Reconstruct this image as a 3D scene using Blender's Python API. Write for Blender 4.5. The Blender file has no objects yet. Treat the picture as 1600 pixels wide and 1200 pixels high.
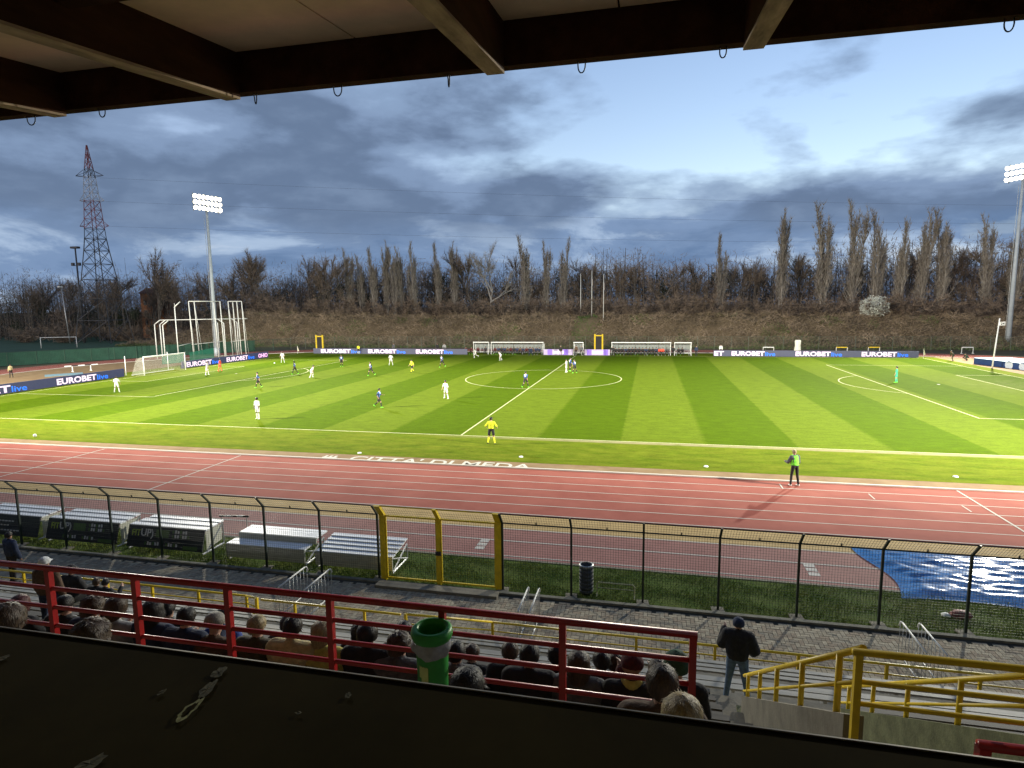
import bpy, math, random
import numpy as np
from mathutils import Vector, Matrix, Euler
R = math.radians
rng = np.random.default_rng(7)
random.seed(7)
scene = bpy.context.scene
COL = scene.collection

# ------------------------------------------------------------------ camera
cam_d = bpy.data.cameras.new('camera'); cam = bpy.data.objects.new('camera', cam_d); COL.objects.link(cam)
cam_d.sensor_width = 36.0; cam_d.lens = 36.0 * 952.0 / 1600.0; cam_d.clip_start = 0.05; cam_d.clip_end = 6000
def set_cam(loc, yaw, pit, rol):
    fw = Vector((math.sin(yaw)*math.cos(pit), math.cos(yaw)*math.cos(pit), math.sin(pit)))
    rt = Vector((math.cos(yaw), -math.sin(yaw), 0)); up = rt.cross(fw)
    r2 = rt*math.cos(rol) + up*math.sin(rol); u2 = up*math.cos(rol) - rt*math.sin(rol)
    m = Matrix((r2, u2, -fw)).transposed().to_4x4(); m.translation = Vector(loc); cam.matrix_world = m
set_cam((12.302, -70.693, 8.645), -0.2236, -0.1287, -0.0115)
scene.camera = cam

# ------------------------------------------------------------------ world
SUN_EL, SUN_AZ = R(9), R(205)          # low sun behind the stand, to the left of the camera's back
world = bpy.data.worlds.new('World'); scene.world = world; world.use_nodes = True
def build_world():
    nt = world.node_tree; N = nt.nodes; L = nt.links; N.clear()
    def nd(t, **k):
        n = N.new(t)
        for a, b in k.items(): setattr(n, a, b)
        return n
    def math_(op, a, b=None, clamp=False):
        n = nd('ShaderNodeMath', operation=op, use_clamp=clamp)
        for i, v in enumerate((a, b)):
            if v is None: continue
            if isinstance(v, (int, float)): n.inputs[i].default_value = v
            else: L.new(v, n.inputs[i])
        return n.outputs[0]
    tc = nd('ShaderNodeTexCoord'); sep = nd('ShaderNodeSeparateXYZ'); L.new(tc.outputs['Generated'], sep.inputs[0])
    X, Y, Z = sep.outputs
    zz = math_('MAXIMUM', Z, 0.0)
    # project the view direction on a flat cloud layer
    den = math_('ADD', zz, 0.16)
    px = math_('DIVIDE', X, den); py = math_('DIVIDE', Y, den)
    cmb = nd('ShaderNodeCombineXYZ'); L.new(px, cmb.inputs[0]); L.new(py, cmb.inputs[1])
    def noise(scale, detail, rough, off, dist=0.0, src=cmb.outputs[0], stretch=(1, 1, 1)):
        mp = nd('ShaderNodeMapping'); L.new(src, mp.inputs[0]); mp.inputs['Location'].default_value = off; mp.inputs['Scale'].default_value = stretch
        n = nd('ShaderNodeTexNoise'); L.new(mp.outputs[0], n.inputs['Vector'])
        n.inputs['Scale'].default_value = scale; n.inputs['Detail'].default_value = detail
        n.inputs['Roughness'].default_value = rough; n.inputs['Distortion'].default_value = dist
        return n.outputs['Fac']
    def ramp(fac, stops, interp='EASE'):
        n = nd('ShaderNodeValToRGB'); n.color_ramp.interpolation = interp; L.new(fac, n.inputs[0])
        e = n.color_ramp.elements
        while len(e) < len(stops): e.new(0.5)
        for i, (p, c) in enumerate(stops): e[i].position = p; e[i].color = (*c, 1)
        return n.outputs[0]
    G = tc.outputs['Generated']
    big = noise(0.85, 6, 0.52, (3.1, 1.7, 0), 0.25)
    puff = noise(3.6, 8, 0.53, (0.4, 1.9, 0.7), 0.1, src=G, stretch=(1, 1, 2.6))
    puff2 = noise(8.0, 7, 0.55, (2.4, 0.9, 3.7), 0.2, src=G, stretch=(1, 1, 2.6))
    # the cloud deck is thick to the left and low in the sky and opens to the upper right
    az = math_('ARCTAN2', X, Y)
    open_ = math_('ADD', math_('MULTIPLY', math_('SUBTRACT', az, -0.28), 0.21), math_('MULTIPLY', math_('SUBTRACT', Z, 0.27), 1.1))
    open_ = math_('MINIMUM', math_('MAXIMUM', open_, -0.14), 0.125)
    dens = math_('SUBTRACT', math_('ADD', math_('MULTIPLY', big, 0.45), math_('MULTIPLY', puff, 0.55)), open_)
    cov = ramp(dens, [(0.40, (0, 0, 0)), (0.47, (0.75, 0.75, 0.75)), (0.53, (1, 1, 1))], 'LINEAR')
    sh = math_('ADD', math_('ADD', math_('MULTIPLY', puff, 0.42), math_('MULTIPLY', puff2, 0.20)), math_('MULTIPLY', dens, 0.38))
    shade = ramp(sh, [(0.38, (0.24, 0.325, 0.47)), (0.47, (0.145, 0.205, 0.315)), (0.56, (0.088, 0.128, 0.205)), (0.66, (0.125, 0.175, 0.265))])
    # broken pale clouds and blue gaps low over the horizon
    lowf = noise(3.4, 9, 0.60, (0.6, 2.3, 0.5), 0.3, src=G, stretch=(1, 1, 3.6))
    lowc = ramp(lowf, [(0.36, (0.085, 0.14, 0.245)), (0.50, (0.13, 0.195, 0.315)), (0.60, (0.27, 0.35, 0.47)), (0.70, (0.44, 0.50, 0.58))])
    lowm = ramp(math_('ADD', Z, math_('MULTIPLY', math_('SUBTRACT', puff, 0.5), 0.16)), [(0.0, (1, 1, 1)), (0.085, (0.9, 0.9, 0.9)), (0.15, (0, 0, 0))])
    sky = nd('ShaderNodeTexSky'); sky.sky_type = 'NISHITA'; sky.sun_disc = False
    sky.sun_elevation = SUN_EL; sky.sun_rotation = SUN_AZ; sky.air_density = 1.1; sky.dust_density = 0.6; sky.ozone_density = 1.6
    tint = nd('ShaderNodeMix', data_type='RGBA', blend_type='MULTIPLY'); tint.inputs[0].default_value = 1.0; L.new(sky.outputs[0], tint.inputs[6]); tint.inputs[7].default_value = (0.98, 0.88, 0.98, 1)
    bg_s = nd('ShaderNodeBackground'); L.new(tint.outputs[2], bg_s.inputs[0]); bg_s.inputs[1].default_value = 0.15
    bg_c = nd('ShaderNodeBackground'); bg_c.inputs[1].default_value = 1.0
    mx = nd('ShaderNodeMix', data_type='RGBA'); L.new(lowm, mx.inputs[0]); L.new(shade, mx.inputs[6]); L.new(lowc, mx.inputs[7])
    L.new(mx.outputs[2], bg_c.inputs[0])
    ms = nd('ShaderNodeMixShader')
    fac = math_('MAXIMUM', cov, lowm, True); L.new(fac, ms.inputs[0]); L.new(bg_s.outputs[0], ms.inputs[1]); L.new(bg_c.outputs[0], ms.inputs[2])
    out = nd('ShaderNodeOutputWorld'); L.new(ms.outputs[0], out.inputs[0])
build_world()

sun_d = bpy.data.lights.new('sun', 'SUN'); sun_d.energy = 0.8; sun_d.angle = R(12); sun_d.color = (1.0, 0.86, 0.74)
sun = bpy.data.objects.new('sun', sun_d); COL.objects.link(sun)
sv = Vector((math.sin(SUN_AZ)*math.cos(SUN_EL), math.cos(SUN_AZ)*math.cos(SUN_EL), math.sin(SUN_EL)))
sun.rotation_euler = sv.to_track_quat('Z', 'Y').to_euler()
FLOOD_W = 250000.0                    # power of each spot on the floodlight masts
scene.view_settings.view_transform = 'Standard'; scene.view_settings.look = 'None'
scene.view_settings.exposure = 0.7; scene.view_settings.gamma = 1.0
scene.render.engine = 'CYCLES'
scene.render.resolution_x = 1024; scene.render.resolution_y = 768

# ------------------------------------------------------------------ helpers
_mats = {}
def no_light(m):
    m.cycles.emission_sampling = 'NONE'; return m
def M(name, col, rough=0.75, var=0.18, scale=6.0, bump=0.0, bscale=None, metal=0.0, spec=0.35, emit=0.0, detail=6.0, alpha=None, col2=None, stretch=(1, 1, 1), trans=0.0):
    """a procedural material: base colour broken up by noise, with optional relief"""
    if name in _mats: return _mats[name]
    m = bpy.data.materials.new(name); m.use_nodes = True; nt = m.node_tree; N = nt.nodes; L = nt.links
    b = N['Principled BSDF']; b.inputs['Roughness'].default_value = rough; b.inputs['Metallic'].default_value = metal
    b.inputs['Specular IOR Level'].default_value = spec
    tc = N.new('ShaderNodeTexCoord'); mp = N.new('ShaderNodeMapping'); L.new(tc.outputs['Object'], mp.inputs[0]); mp.inputs['Scale'].default_value = stretch
    n = N.new('ShaderNodeTexNoise'); L.new(mp.outputs[0], n.inputs['Vector']); n.inputs['Scale'].default_value = scale; n.inputs['Detail'].default_value = detail; n.inputs['Roughness'].default_value = 0.65
    r = N.new('ShaderNodeValToRGB'); L.new(n.outputs['Fac'], r.inputs[0])
    c2 = col2 if col2 else tuple(min(1, c*(1+var)) for c in col); c1 = col if col2 else tuple(c*(1-var) for c in col)
    r.color_ramp.elements[0].position = 0.32; r.color_ramp.elements[1].position = 0.68
    r.color_ramp.elements[0].color = (*c1, 1); r.color_ramp.elements[1].color = (*c2, 1)
    L.new(r.outputs[0], b.inputs['Base Color'])
    if emit: m.cycles.emission_sampling = 'NONE'; L.new(r.outputs[0], b.inputs['Emission Color']); b.inputs['Emission Strength'].default_value = emit
    if bump:
        n2 = N.new('ShaderNodeTexNoise'); L.new(mp.outputs[0], n2.inputs['Vector']); n2.inputs['Scale'].default_value = bscale or scale*4; n2.inputs['Detail'].default_value = 5
        bp = N.new('ShaderNodeBump'); bp.inputs['Strength'].default_value = min(1, bump); bp.inputs['Distance'].default_value = 0.03*bump; L.new(n2.outputs['Fac'], bp.inputs['Height']); L.new(bp.outputs[0], b.inputs['Normal'])
    if alpha is not None: b.inputs['Alpha'].default_value = alpha
    if trans: b.inputs['Transmission Weight'].default_value = trans
    _mats[name] = m
    return m

def mesh_np(name, V, F, mat=None, smooth=False):
    """mesh from arrays; F is (n, 3) or (n, 4)"""
    V = np.asarray(V, dtype=np.float32).reshape(-1, 3); F = np.asarray(F, dtype=np.int32); k = F.shape[1]
    me = bpy.data.meshes.new(name)
    me.vertices.add(len(V)); me.vertices.foreach_set('co', V.ravel())
    me.loops.add(F.size); me.loops.foreach_set('vertex_index', F.ravel())
    me.polygons.add(len(F)); me.polygons.foreach_set('loop_start', np.arange(0, F.size, k, dtype=np.int32))
    me.update(calc_edges=True)
    if smooth: me.polygons.foreach_set('use_smooth', np.ones(len(F), dtype=bool))
    if mat: me.materials.append(mat)
    return me

class MB:
    def __init__(s): s.v = []; s.f = []; s.m = []
    def add(s, v, f, mi=0):
        o = len(s.v); s.v += [tuple(p) for p in v]; s.f += [tuple(i+o for i in q) for q in f]; s.m += [mi]*len(f); return s
    def box(s, lo, hi, mi=0, bottom=True):
        (a, b, c), (d, e, g) = lo, hi
        v = [(a, b, c), (d, b, c), (d, e, c), (a, e, c), (a, b, g), (d, b, g), (d, e, g), (a, e, g)]
        f = [(4, 5, 6, 7), (0, 1, 5, 4), (1, 2, 6, 5), (2, 3, 7, 6), (3, 0, 4, 7)]
        if bottom: f.append((3, 2, 1, 0))
        return s.add(v, f, mi)
    def cbox(s, c, size, rz=0.0, mi=0):
        h = [x/2 for x in size]; cs, sn = math.cos(rz), math.sin(rz)
        v = []
        for z in (-h[2], h[2]):
            for x, y in ((-h[0], -h[1]), (h[0], -h[1]), (h[0], h[1]), (-h[0], h[1])):
                v.append((c[0]+x*cs-y*sn, c[1]+x*sn+y*cs, c[2]+z))
        return s.add(v, [(3, 2, 1, 0), (4, 5, 6, 7), (0, 1, 5, 4), (1, 2, 6, 5), (2, 3, 7, 6), (3, 0, 4, 7)], mi)
    def tube(s, p0, p1, r0, r1=None, n=8, mi=0, caps=True):
        r1 = r0 if r1 is None else r1
        p0, p1 = Vector(p0), Vector(p1); d = (p1-p0)
        if d.length < 1e-6: return s
        d.normalize(); u = d.orthogonal().normalized(); w = d.cross(u)
        v = []
        for p, r in ((p0, r0), (p1, r1)):
            for i in range(n):
                t = 2*math.pi*(i+0.5)/n; v.append(p+(u*math.cos(t)+w*math.sin(t))*r)
        f = [(i, (i+1) % n, n+(i+1) % n, n+i) for i in range(n)]
        if caps: f += [tuple(range(n-1, -1, -1)), tuple(range(n, 2*n))]
        return s.add(v, f, mi)
    def path(s, pts, r, n=8, mi=0):
        for a, b in zip(pts[:-1], pts[1:]): s.tube(a, b, r, r, n, mi)
        return s
    def lathe(s, prof, n=24, mi=0, c=(0, 0, 0)):
        v = []; m = len(prof)
        for i in range(n):
            t = 2*math.pi*i/n
            for r, z in prof: v.append((c[0]+r*math.cos(t), c[1]+r*math.sin(t), c[2]+z))
        f = [(i*m+j, ((i+1) % n)*m+j, ((i+1) % n)*m+j+1, i*m+j+1) for i in range(n) for j in range(m-1)]
        return s.add(v, f, mi)
    def mesh(s, name, mats, smooth=False):
        me = bpy.data.meshes.new(name); me.from_pydata(s.v, [], s.f)
        if not isinstance(mats, (list, tuple)): mats = [mats]
        for m in mats: me.materials.append(m)
        if any(s.m): me.polygons.foreach_set('material_index', s.m)
        if smooth: me.polygons.foreach_set('use_smooth', [True]*len(me.polygons))
        me.update(); return me
    def build(s, name, mats, parent=None, smooth=False, loc=(0, 0, 0), rot=(0, 0, 0)):
        return link(name, s.mesh(name, mats, smooth), parent, loc, rot)

def link(name, me, parent=None, loc=(0, 0, 0), rot=(0, 0, 0)):
    o = bpy.data.objects.new(name, me); COL.objects.link(o); o.location = loc; o.rotation_euler = rot
    if parent is not None: o.parent = parent
    return o
def tag(o, label, cat, group=None):
    o['label'] = label; o['category'] = cat
    if group: o['group'] = group
    return o
def thing(name, label, cat, loc=(0, 0, 0), rz=0.0, group=None):
    return tag(link(name, None, None, loc, (0, 0, rz)), label, cat, group)
def structure(o): o['kind'] = 'structure'; return o
def stuff(o): o['kind'] = 'stuff'; return o
def copy_tree(o, parent=None):
    c = o.copy(); COL.objects.link(c); c.parent = parent
    for ch in list(o.children): copy_tree(ch, c)
    return c
def segs_mesh(name, P0, P1, R0, R1, n, mat):
    """many tapered prisms in one mesh"""
    P0, P1, R0, R1 = (np.asarray(a, dtype=np.float64) for a in (P0, P1, R0, R1))
    d = P1-P0; d /= np.linalg.norm(d, axis=1, keepdims=True)+1e-9
    ref = np.where(np.abs(d[:, 2:3]) < 0.8, np.array([[0, 0, 1.0]]), np.array([[1.0, 0, 0]]))
    u = np.cross(d, ref); u /= np.linalg.norm(u, axis=1, keepdims=True); w = np.cross(d, u)
    t = np.arange(n)*2*np.pi/n
    ring = u[:, None, :]*np.cos(t)[None, :, None]+w[:, None, :]*np.sin(t)[None, :, None]
    V = np.concatenate([P0[:, None]+ring*R0[:, None, None], P1[:, None]+ring*R1[:, None, None]], 1)
    i = np.arange(n); j = (i+1) % n
    f = np.stack([i, j, n+j, n+i], 1)
    F = (f[None]+(np.arange(len(P0))*2*n)[:, None, None]).reshape(-1, 4)
    return mesh_np(name, V.reshape(-1, 3), F, mat, True)
def blades_mesh(name, P0, P1, Wd, mat, r=rng):
    """one thin triangle for each twig or blade"""
    d = P1-P0; q = r.normal(size=d.shape); u = np.cross(d, q); u /= np.linalg.norm(u, axis=1, keepdims=True)+1e-9
    V = np.stack([P0-u*Wd[:, None], P0+u*Wd[:, None], P1], 1).reshape(-1, 3)
    return mesh_np(name, V, np.arange(len(V)).reshape(-1, 3), mat)
def text_mesh(txt, size, mat, extrude=0.004, bold=0.0, shear=0.0, sx=1.0, align='LEFT'):
    cu = bpy.data.curves.new('lettering', 'FONT'); cu.body = txt; cu.size = size; cu.extrude = extrude; cu.offset = bold; cu.shear = shear; cu.align_x = align; cu.resolution_u = 3
    o = bpy.data.objects.new('tmp', cu); COL.objects.link(o)
    dg = bpy.context.evaluated_depsgraph_get(); me = bpy.data.meshes.new_from_object(o.evaluated_get(dg))
    bpy.data.objects.remove(o); bpy.data.curves.remove(cu)
    me.materials.clear(); me.materials.append(mat)
    xs = [v.co.x for v in me.vertices]
    return me, min(xs), max(xs)
def fit_text(txt, w, h, mat, parent, loc, rot, bold=0.0, extrude=0.004, shear=0.0, name='lettering'):
    """lettering scaled to a width and a cap height"""
    me, x0, x1 = text_mesh(txt, 1.0, mat, extrude, bold, shear)
    ys = [v.co.y for v in me.vertices]; y0, y1 = min(ys), max(ys)
    for v in me.vertices: v.co.x = (v.co.x-x0)/(x1-x0)*w; v.co.y = (v.co.y-y0)/(y1-y0)*h
    return link(name, me, parent, loc, rot)

# ------------------------------------------------------------------ common materials
concrete = M('concrete', (0.18, 0.162, 0.122), 0.9, 0.25, 3.0, 0.4, 25)
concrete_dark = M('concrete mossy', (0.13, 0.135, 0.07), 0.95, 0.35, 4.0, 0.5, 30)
white_paint = M('white paint', (0.72, 0.72, 0.70), 0.5, 0.08, 3.0)
line_paint = M('line paint', (0.50, 0.48, 0.42), 0.9, 0.14, 20.0, spec=0.1)
turf_paint = M('turf line paint', (0.46, 0.46, 0.25), 0.95, 0.22, 9.0, spec=0.05)
yellow_paint = M('yellow rail paint', (0.74, 0.51, 0.012), 0.40, 0.14, 5.0, spec=0.5)
red_paint = M('red rail paint', (0.36, 0.012, 0.012), 0.32, 0.18, 5.0, spec=0.6)
dark_green = M('fence green', (0.012, 0.022, 0.016), 0.5, 0.2, 6.0)
galv = M('galvanised steel', (0.42, 0.43, 0.43), 0.45, 0.15, 9.0, metal=0.6)
steel_grey = M('mast grey', (0.36, 0.40, 0.43), 0.5, 0.10, 2.0)
grey_white = M('off white tube', (0.62, 0.62, 0.58), 0.5, 0.10, 5.0)
black_plastic = M('black plastic', (0.02, 0.02, 0.022), 0.5, 0.2, 8.0)

# ------------------------------------------------------------------ ground, pitch, track
HL, HW = 52.5, 32.28
XL, XR, YC = -34.5, 36.0, 0.2          # centres of the two bends of the running track
def stadium(r, n=40):
    p = []
    for i in range(n+1):
        t = -math.pi/2+math.pi*i/n; p.append((XR+r*math.cos(t), YC+r*math.sin(t)))
    for i in range(n+1):
        t = math.pi/2+math.pi*i/n; p.append((XL+r*math.cos(t), YC+r*math.sin(t)))
    return p
def ring(mb, r0, r1, z):
    a, b = stadium(r0), stadium(r1); n = len(a)
    return mb.add([(x, y, z) for x, y in a]+[(x, y, z) for x, y in b], [(i, (i+1) % n, n+(i+1) % n, n+i)[::-1] for i in range(n)])
def sheet(name, pts, z, mat):
    return structure(MB().add([(x, y, z) for x, y in pts], [tuple(range(len(pts)))]).build(name, mat))

ground_m = M('rough ground', (0.045, 0.05, 0.022), 0.95, 0.3, 0.25, col2=(0.075, 0.06, 0.032), detail=10)
sheet('ground', [(-2500, -400), (2500, -400), (2500, 3000), (-2500, 3000)], -0.05, ground_m)

def grass_material():
    m = bpy.data.materials.new('pitch grass'); m.use_nodes = True; nt = m.node_tree; N = nt.nodes; L = nt.links
    b = N['Principled BSDF']; b.inputs['Roughness'].default_value = 1.0; b.inputs['Specular IOR Level'].default_value = 0.02
    def mt(op, a, c=None, clamp=False):
        n = N.new('ShaderNodeMath'); n.operation = op; n.use_clamp = clamp
        for i, v in enumerate((a, c)):
            if v is None: continue
            if isinstance(v, (int, float)): n.inputs[i].default_value = v
            else: L.new(v, n.inputs[i])
        return n.outputs[0]
    tc = N.new('ShaderNodeTexCoord'); sp = N.new('ShaderNodeSeparateXYZ'); L.new(tc.outputs['Object'], sp.inputs[0])
    def noise(sc, det, st=(1, 1, 1)):
        mp = N.new('ShaderNodeMapping'); L.new(tc.outputs['Object'], mp.inputs[0]); mp.inputs['Scale'].default_value = st
        n = N.new('ShaderNodeTexNoise'); L.new(mp.outputs[0], n.inputs['Vector']); n.inputs['Scale'].default_value = sc; n.inputs['Detail'].default_value = det; n.inputs['Roughness'].default_value = 0.7; return n.outputs['Fac']
    wob = mt('MULTIPLY', mt('SUBTRACT', noise(1.5, 4), 0.5), 0.5)
    ph = mt('DIVIDE', mt('ADD', sp.outputs[0], wob), 10.5)
    fr = mt('SUBTRACT', mt('ABSOLUTE', mt('SUBTRACT', mt('FRACT', ph), 0.5)), 0.25)     # >0: one mowing direction, <0: the other
    sw = mt('ADD', mt('MULTIPLY', mt('SUBTRACT', mt('FRACT', ph), 0.5), -30.0), 0.5, True)
    # smooth edges at both sides of a stripe
    st = mt('MULTIPLY', mt('MULTIPLY', mt('FRACT', ph), 60.0, True), sw)
    inx = mt('LESS_THAN', mt('ABSOLUTE', sp.outputs[0]), HL); iny = mt('LESS_THAN', mt('ABSOLUTE', sp.outputs[1]), HW)
    inside = mt('MULTIPLY', inx, iny)
    def mix(f, a, c):
        n = N.new('ShaderNodeMix'); n.data_type = 'RGBA'
        if isinstance(f, float): n.inputs[0].default_value = f
        else: L.new(f, n.inputs[0])
        for i, v in ((6, a), (7, c)):
            if isinstance(v, tuple): n.inputs[i].default_value = (*v, 1)
            else: L.new(v, n.inputs[i])
        return n.outputs[2]
    striped = mix(st, (0.054, 0.094, 0.0012), (0.086, 0.126, 0.007))
    rough = mix(mt('MULTIPLY', mt('SUBTRACT', noise(0.55, 10, (0.7, 2.2, 1)), 0.30), 2.5, True), (0.060, 0.104, 0.003), (0.135, 0.155, 0.012))
    base = mix(inside, rough, striped)
    n1 = noise(0.9, 10, (1, 1.6, 1)); n2 = noise(7.0, 6); 
    n3 = noise(2.6, 8, (0.35, 2.2, 1))
    k = mt('ADD', mt('MULTIPLY', n1, 0.9), mt('ADD', mt('MULTIPLY', n2, 0.8), mt('MULTIPLY', n3, 0.9)))
    k = mt('SUBTRACT', k, 0.30)
    hs = N.new('ShaderNodeHueSaturation'); L.new(base, hs.inputs['Color']); L.new(k, hs.inputs['Value'])
    # worn earth just outside the near touchline, thickest on the right half, and in the goal mouths
    dy = mt('ABSOLUTE', mt('ADD', sp.outputs[1], HW+0.33))
    wear = mt('MULTIPLY', mt('SUBTRACT', 1.0, mt('DIVIDE', dy, 0.42), True), mt('MULTIPLY', mt('ADD', sp.outputs[0], 3.0), 0.08, True))
    wear = mt('MULTIPLY', wear, mt('MULTIPLY', mt('SUBTRACT', noise(1.6, 8), 0.20), 3.6, True), True)
    gm = mt('SUBTRACT', 1.0, mt('MULTIPLY', mt('ABSOLUTE', mt('SUBTRACT', mt('ABSOLUTE', sp.outputs[0]), 49.0)), 0.13), True)
    gm = mt('MULTIPLY', gm, mt('SUBTRACT', 1.0, mt('MULTIPLY', mt('ABSOLUTE', sp.outputs[1]), 0.11), True), True)
    gm = mt('MULTIPLY', mt('MULTIPLY', gm, mt('MULTIPLY', mt('SUBTRACT', noise(0.8, 8), 0.35), 3.0, True)), 0.30)
    out = mix(mt('MAXIMUM', wear, gm), hs.outputs[0], (0.26, 0.225, 0.13))
    L.new(out, b.inputs['Base Color'])
    bp = N.new('ShaderNodeBump'); bp.inputs['Strength'].default_value = 0.5; bp.inputs['Distance'].default_value = 0.04
    L.new(noise(14.0, 5), bp.inputs['Height']); L.new(bp.outputs[0], b.inputs['Normal'])
    return m
sheet('pitch', stadium(38.7), 0.0, grass_material())
tan_m = M('tan surfacing', (0.185, 0.122, 0.066), 0.9, 0.2, 0.9, 0.3, 40, col2=(0.26, 0.185, 0.105), spec=0.05)
ochre_m = M('ochre surfacing', (0.36, 0.24, 0.085), 0.9, 0.2, 1.2, 0.3, 40, col2=(0.46, 0.32, 0.13))
track_m = M('track red', (0.24, 0.068, 0.050), 0.9, 0.2, 0.45, 0.35, 60, spec=0.1, col2=(0.32, 0.104, 0.077), detail=12)
track2_m = M('runway red', (0.225, 0.085, 0.072), 0.85, 0.2, 0.8, 0.3, 60, col2=(0.29, 0.125, 0.105), detail=12)
structure(ring(MB(), 38.7, 39.86, -0.004).build('verge', tan_m))
# tan surfacing of the bends behind both goals
pl = [p for p in stadium(39.9, 60) if p[0] < -58.5]; sheet('bend_apron', [(-58.5, pl[0][1])]+pl+[(-58.5, pl[-1][1])], 0.004, tan_m)
pr = [p for p in stadium(39.9, 60) if p[0] > 54.6]; sheet('bend_apron', [(54.6, pr[0][1])]+pr+[(54.6, pr[-1][1])], 0.004, tan_m)
track = structure(ring(MB(), 40.0, 47.0, 0.0).build('running_track', track_m))
kerb = MB(); a, b = stadium(39.86), stadium(40.0); n = len(a)
kerb.add([(x, y, -0.02) for x, y in a]+[(x, y, 0.055) for x, y in a]+[(x, y, 0.055) for x, y in b]+[(x, y, -0.02) for x, y in b],
         [(k*n+i, k*n+(i+1) % n, (k+1)*n+(i+1) % n, (k+1)*n+i)[::-1] for k in range(3) for i in range(n)])
kerb.build('kerb', line_paint, track)
for r in (41.15, 42.3, 43.45, 44.6, 45.75, 46.93): ring(MB(), r-0.03, r+0.03, 0.006).build('lane_line', line_paint, track)
def rect(mb, x0, y0, x1, y1, z=0.011): return mb.add([(x0, y0, z), (x1, y0, z), (x1, y1, z), (x0, y1, z)], [(0, 1, 2, 3)])
for x, y0, y1 in ((-11.2, -46.8, -39.9), (-20.9, -46.8, -39.9), (26.1, -46.8, -39.9)): rect(MB(), x-0.04, y0, x+0.04, y1).build('start_line', line_paint, track)
for x, r in ((18.47, 40.65), (22.05, 41.55), (25.3, 42.6), (29.0, 41.6)): rect(MB(), x-0.03, -r-0.4, x+0.03, -r+0.4).build('stagger_mark', line_paint, track)
sheet('verge', [(-75, -48.42), (75, -48.42), (75, -46.8), (-75, -46.8)], -0.006, ochre_m)
run = sheet('runway', [(-75, -51.22), (75, -51.22), (75, -48.42), (-75, -48.42)], -0.004, track2_m)
for y in (-48.47, -49.66, -51.0): rect(MB(), -75, y-0.035, 75, y+0.035, 0.002).build('lane_line', line_paint, run)
for x in (6.45, 17.55):
    for k in range(3): rect(MB(), x-0.17, -49.95-k*0.33, x+0.17, -49.70-k*0.33, 0.003).build('takeoff_mark', M('takeoff board', (0.50, 0.47, 0.42), 0.8), run)
conc_edge = structure(MB().box((-75, -51.34, -0.05), (75, -51.22, 0.015)).build('concrete_edging', concrete))
near_grass_m = M('strip grass', (0.05, 0.095, 0.014), 0.95, 0.3, 1.2, 0.6, 30, col2=(0.10, 0.12, 0.028), detail=10, spec=0.05)
sheet('grass_strip', [(-40, -53.68), (45, -53.68), (45, -51.34), (-40, -51.34)], 0.0, near_grass_m)
nb = 52000
gx = rng.uniform(-13.5, 25, nb); gy = rng.uniform(-53.62, -51.36, nb)
keep = (np.sin(gx*2.3)+np.sin(gy*5.1+gx)+rng.normal(size=nb)) > -0.6
gx, gy = gx[keep], gy[keep]; nb = len(gx)
P0 = np.stack([gx, gy, np.zeros(nb)], 1); P1 = P0+np.stack([rng.normal(0, 0.035, nb), rng.normal(0, 0.035, nb), rng.uniform(0.03, 0.11, nb)], 1)
stuff(link('grass', blades_mesh('grass', P0, P1, np.full(nb, 0.009), M('grass blade', (0.10, 0.18, 0.024), 0.8, 0.4, 2.0, col2=(0.23, 0.25, 0.055), spec=0.1))))
bpy.data.objects['grass']['label'] = 'short rough grass between the runway and the fence'
# pitch markings
pitch = bpy.data.objects['pitch']
lw = 0.055
def pline(x0, y0, x1, y1): rect(MB(), min(x0, x1)-(lw if x0 == x1 else 0), min(y0, y1)-(lw if y0 == y1 else 0), max(x0, x1)+(lw if x0 == x1 else 0), max(y0, y1)+(lw if y0 == y1 else 0), 0.006).build('marking', turf_paint, pitch)
for y in (-HW, HW): pline(-HL, y, HL, y)
for x in (-HL, 0, HL): pline(x, -HW+0.1, x, HW-0.1)
for sg in (-1, 1):
    for dpt, hw in ((16.5, 20.16), (5.5, 9.16)):
        x1 = sg*(HL-dpt)
        for y in (-hw, hw): pline(sg*(HL-0.1), y, x1+sg*0.08, y)
        pline(x1, -hw-0.07, x1, hw+0.07)
def arc(cx, cy, r, t0, t1, n):
    mb = MB(); v = []; f = []
    for i in range(n+1):
        t = t0+(t1-t0)*i/n
        for q in (r-lw, r+lw): v.append((cx+q*math.cos(t), cy+q*math.sin(t), 0.0075))
    f = [(2*i, 2*i+1, 2*i+3, 2*i+2) for i in range(n)]
    mb.add(v, f).build('marking', turf_paint, pitch)
arc(0, 0, 9.15, 0, 2*math.pi, 96)
th = math.acos(5.5/9.15)
arc(HL-11, 0, 9.15, math.pi-th, math.pi+th, 24); arc(-HL+11, 0, 9.15, -th, th, 24)
for x in (0, HL-11, -HL+11): MB().lathe([(0.0, 0.009), (0.16, 0.009)], 12, c=(x, 0, 0)).build('spot', line_paint, pitch)
# lettering painted on the verge of the near straight
verge = bpy.data.objects['verge']
fit_text("CITTA' DI MEDA", 10.6, 1.02, line_paint, verge, (-4.42, -39.80, 0.004), (0, 0, 0), bold=0.012, extrude=0.001)
mk = MB()
for k in range(3): rect(mk, -6.15+k*0.3, -39.8, -6.0+k*0.3, -38.95, 0.004)
rect(mk, -6.2, -39.45, -5.25, -39.3, 0.0045); mk.build('emblem', line_paint, verge)

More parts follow.
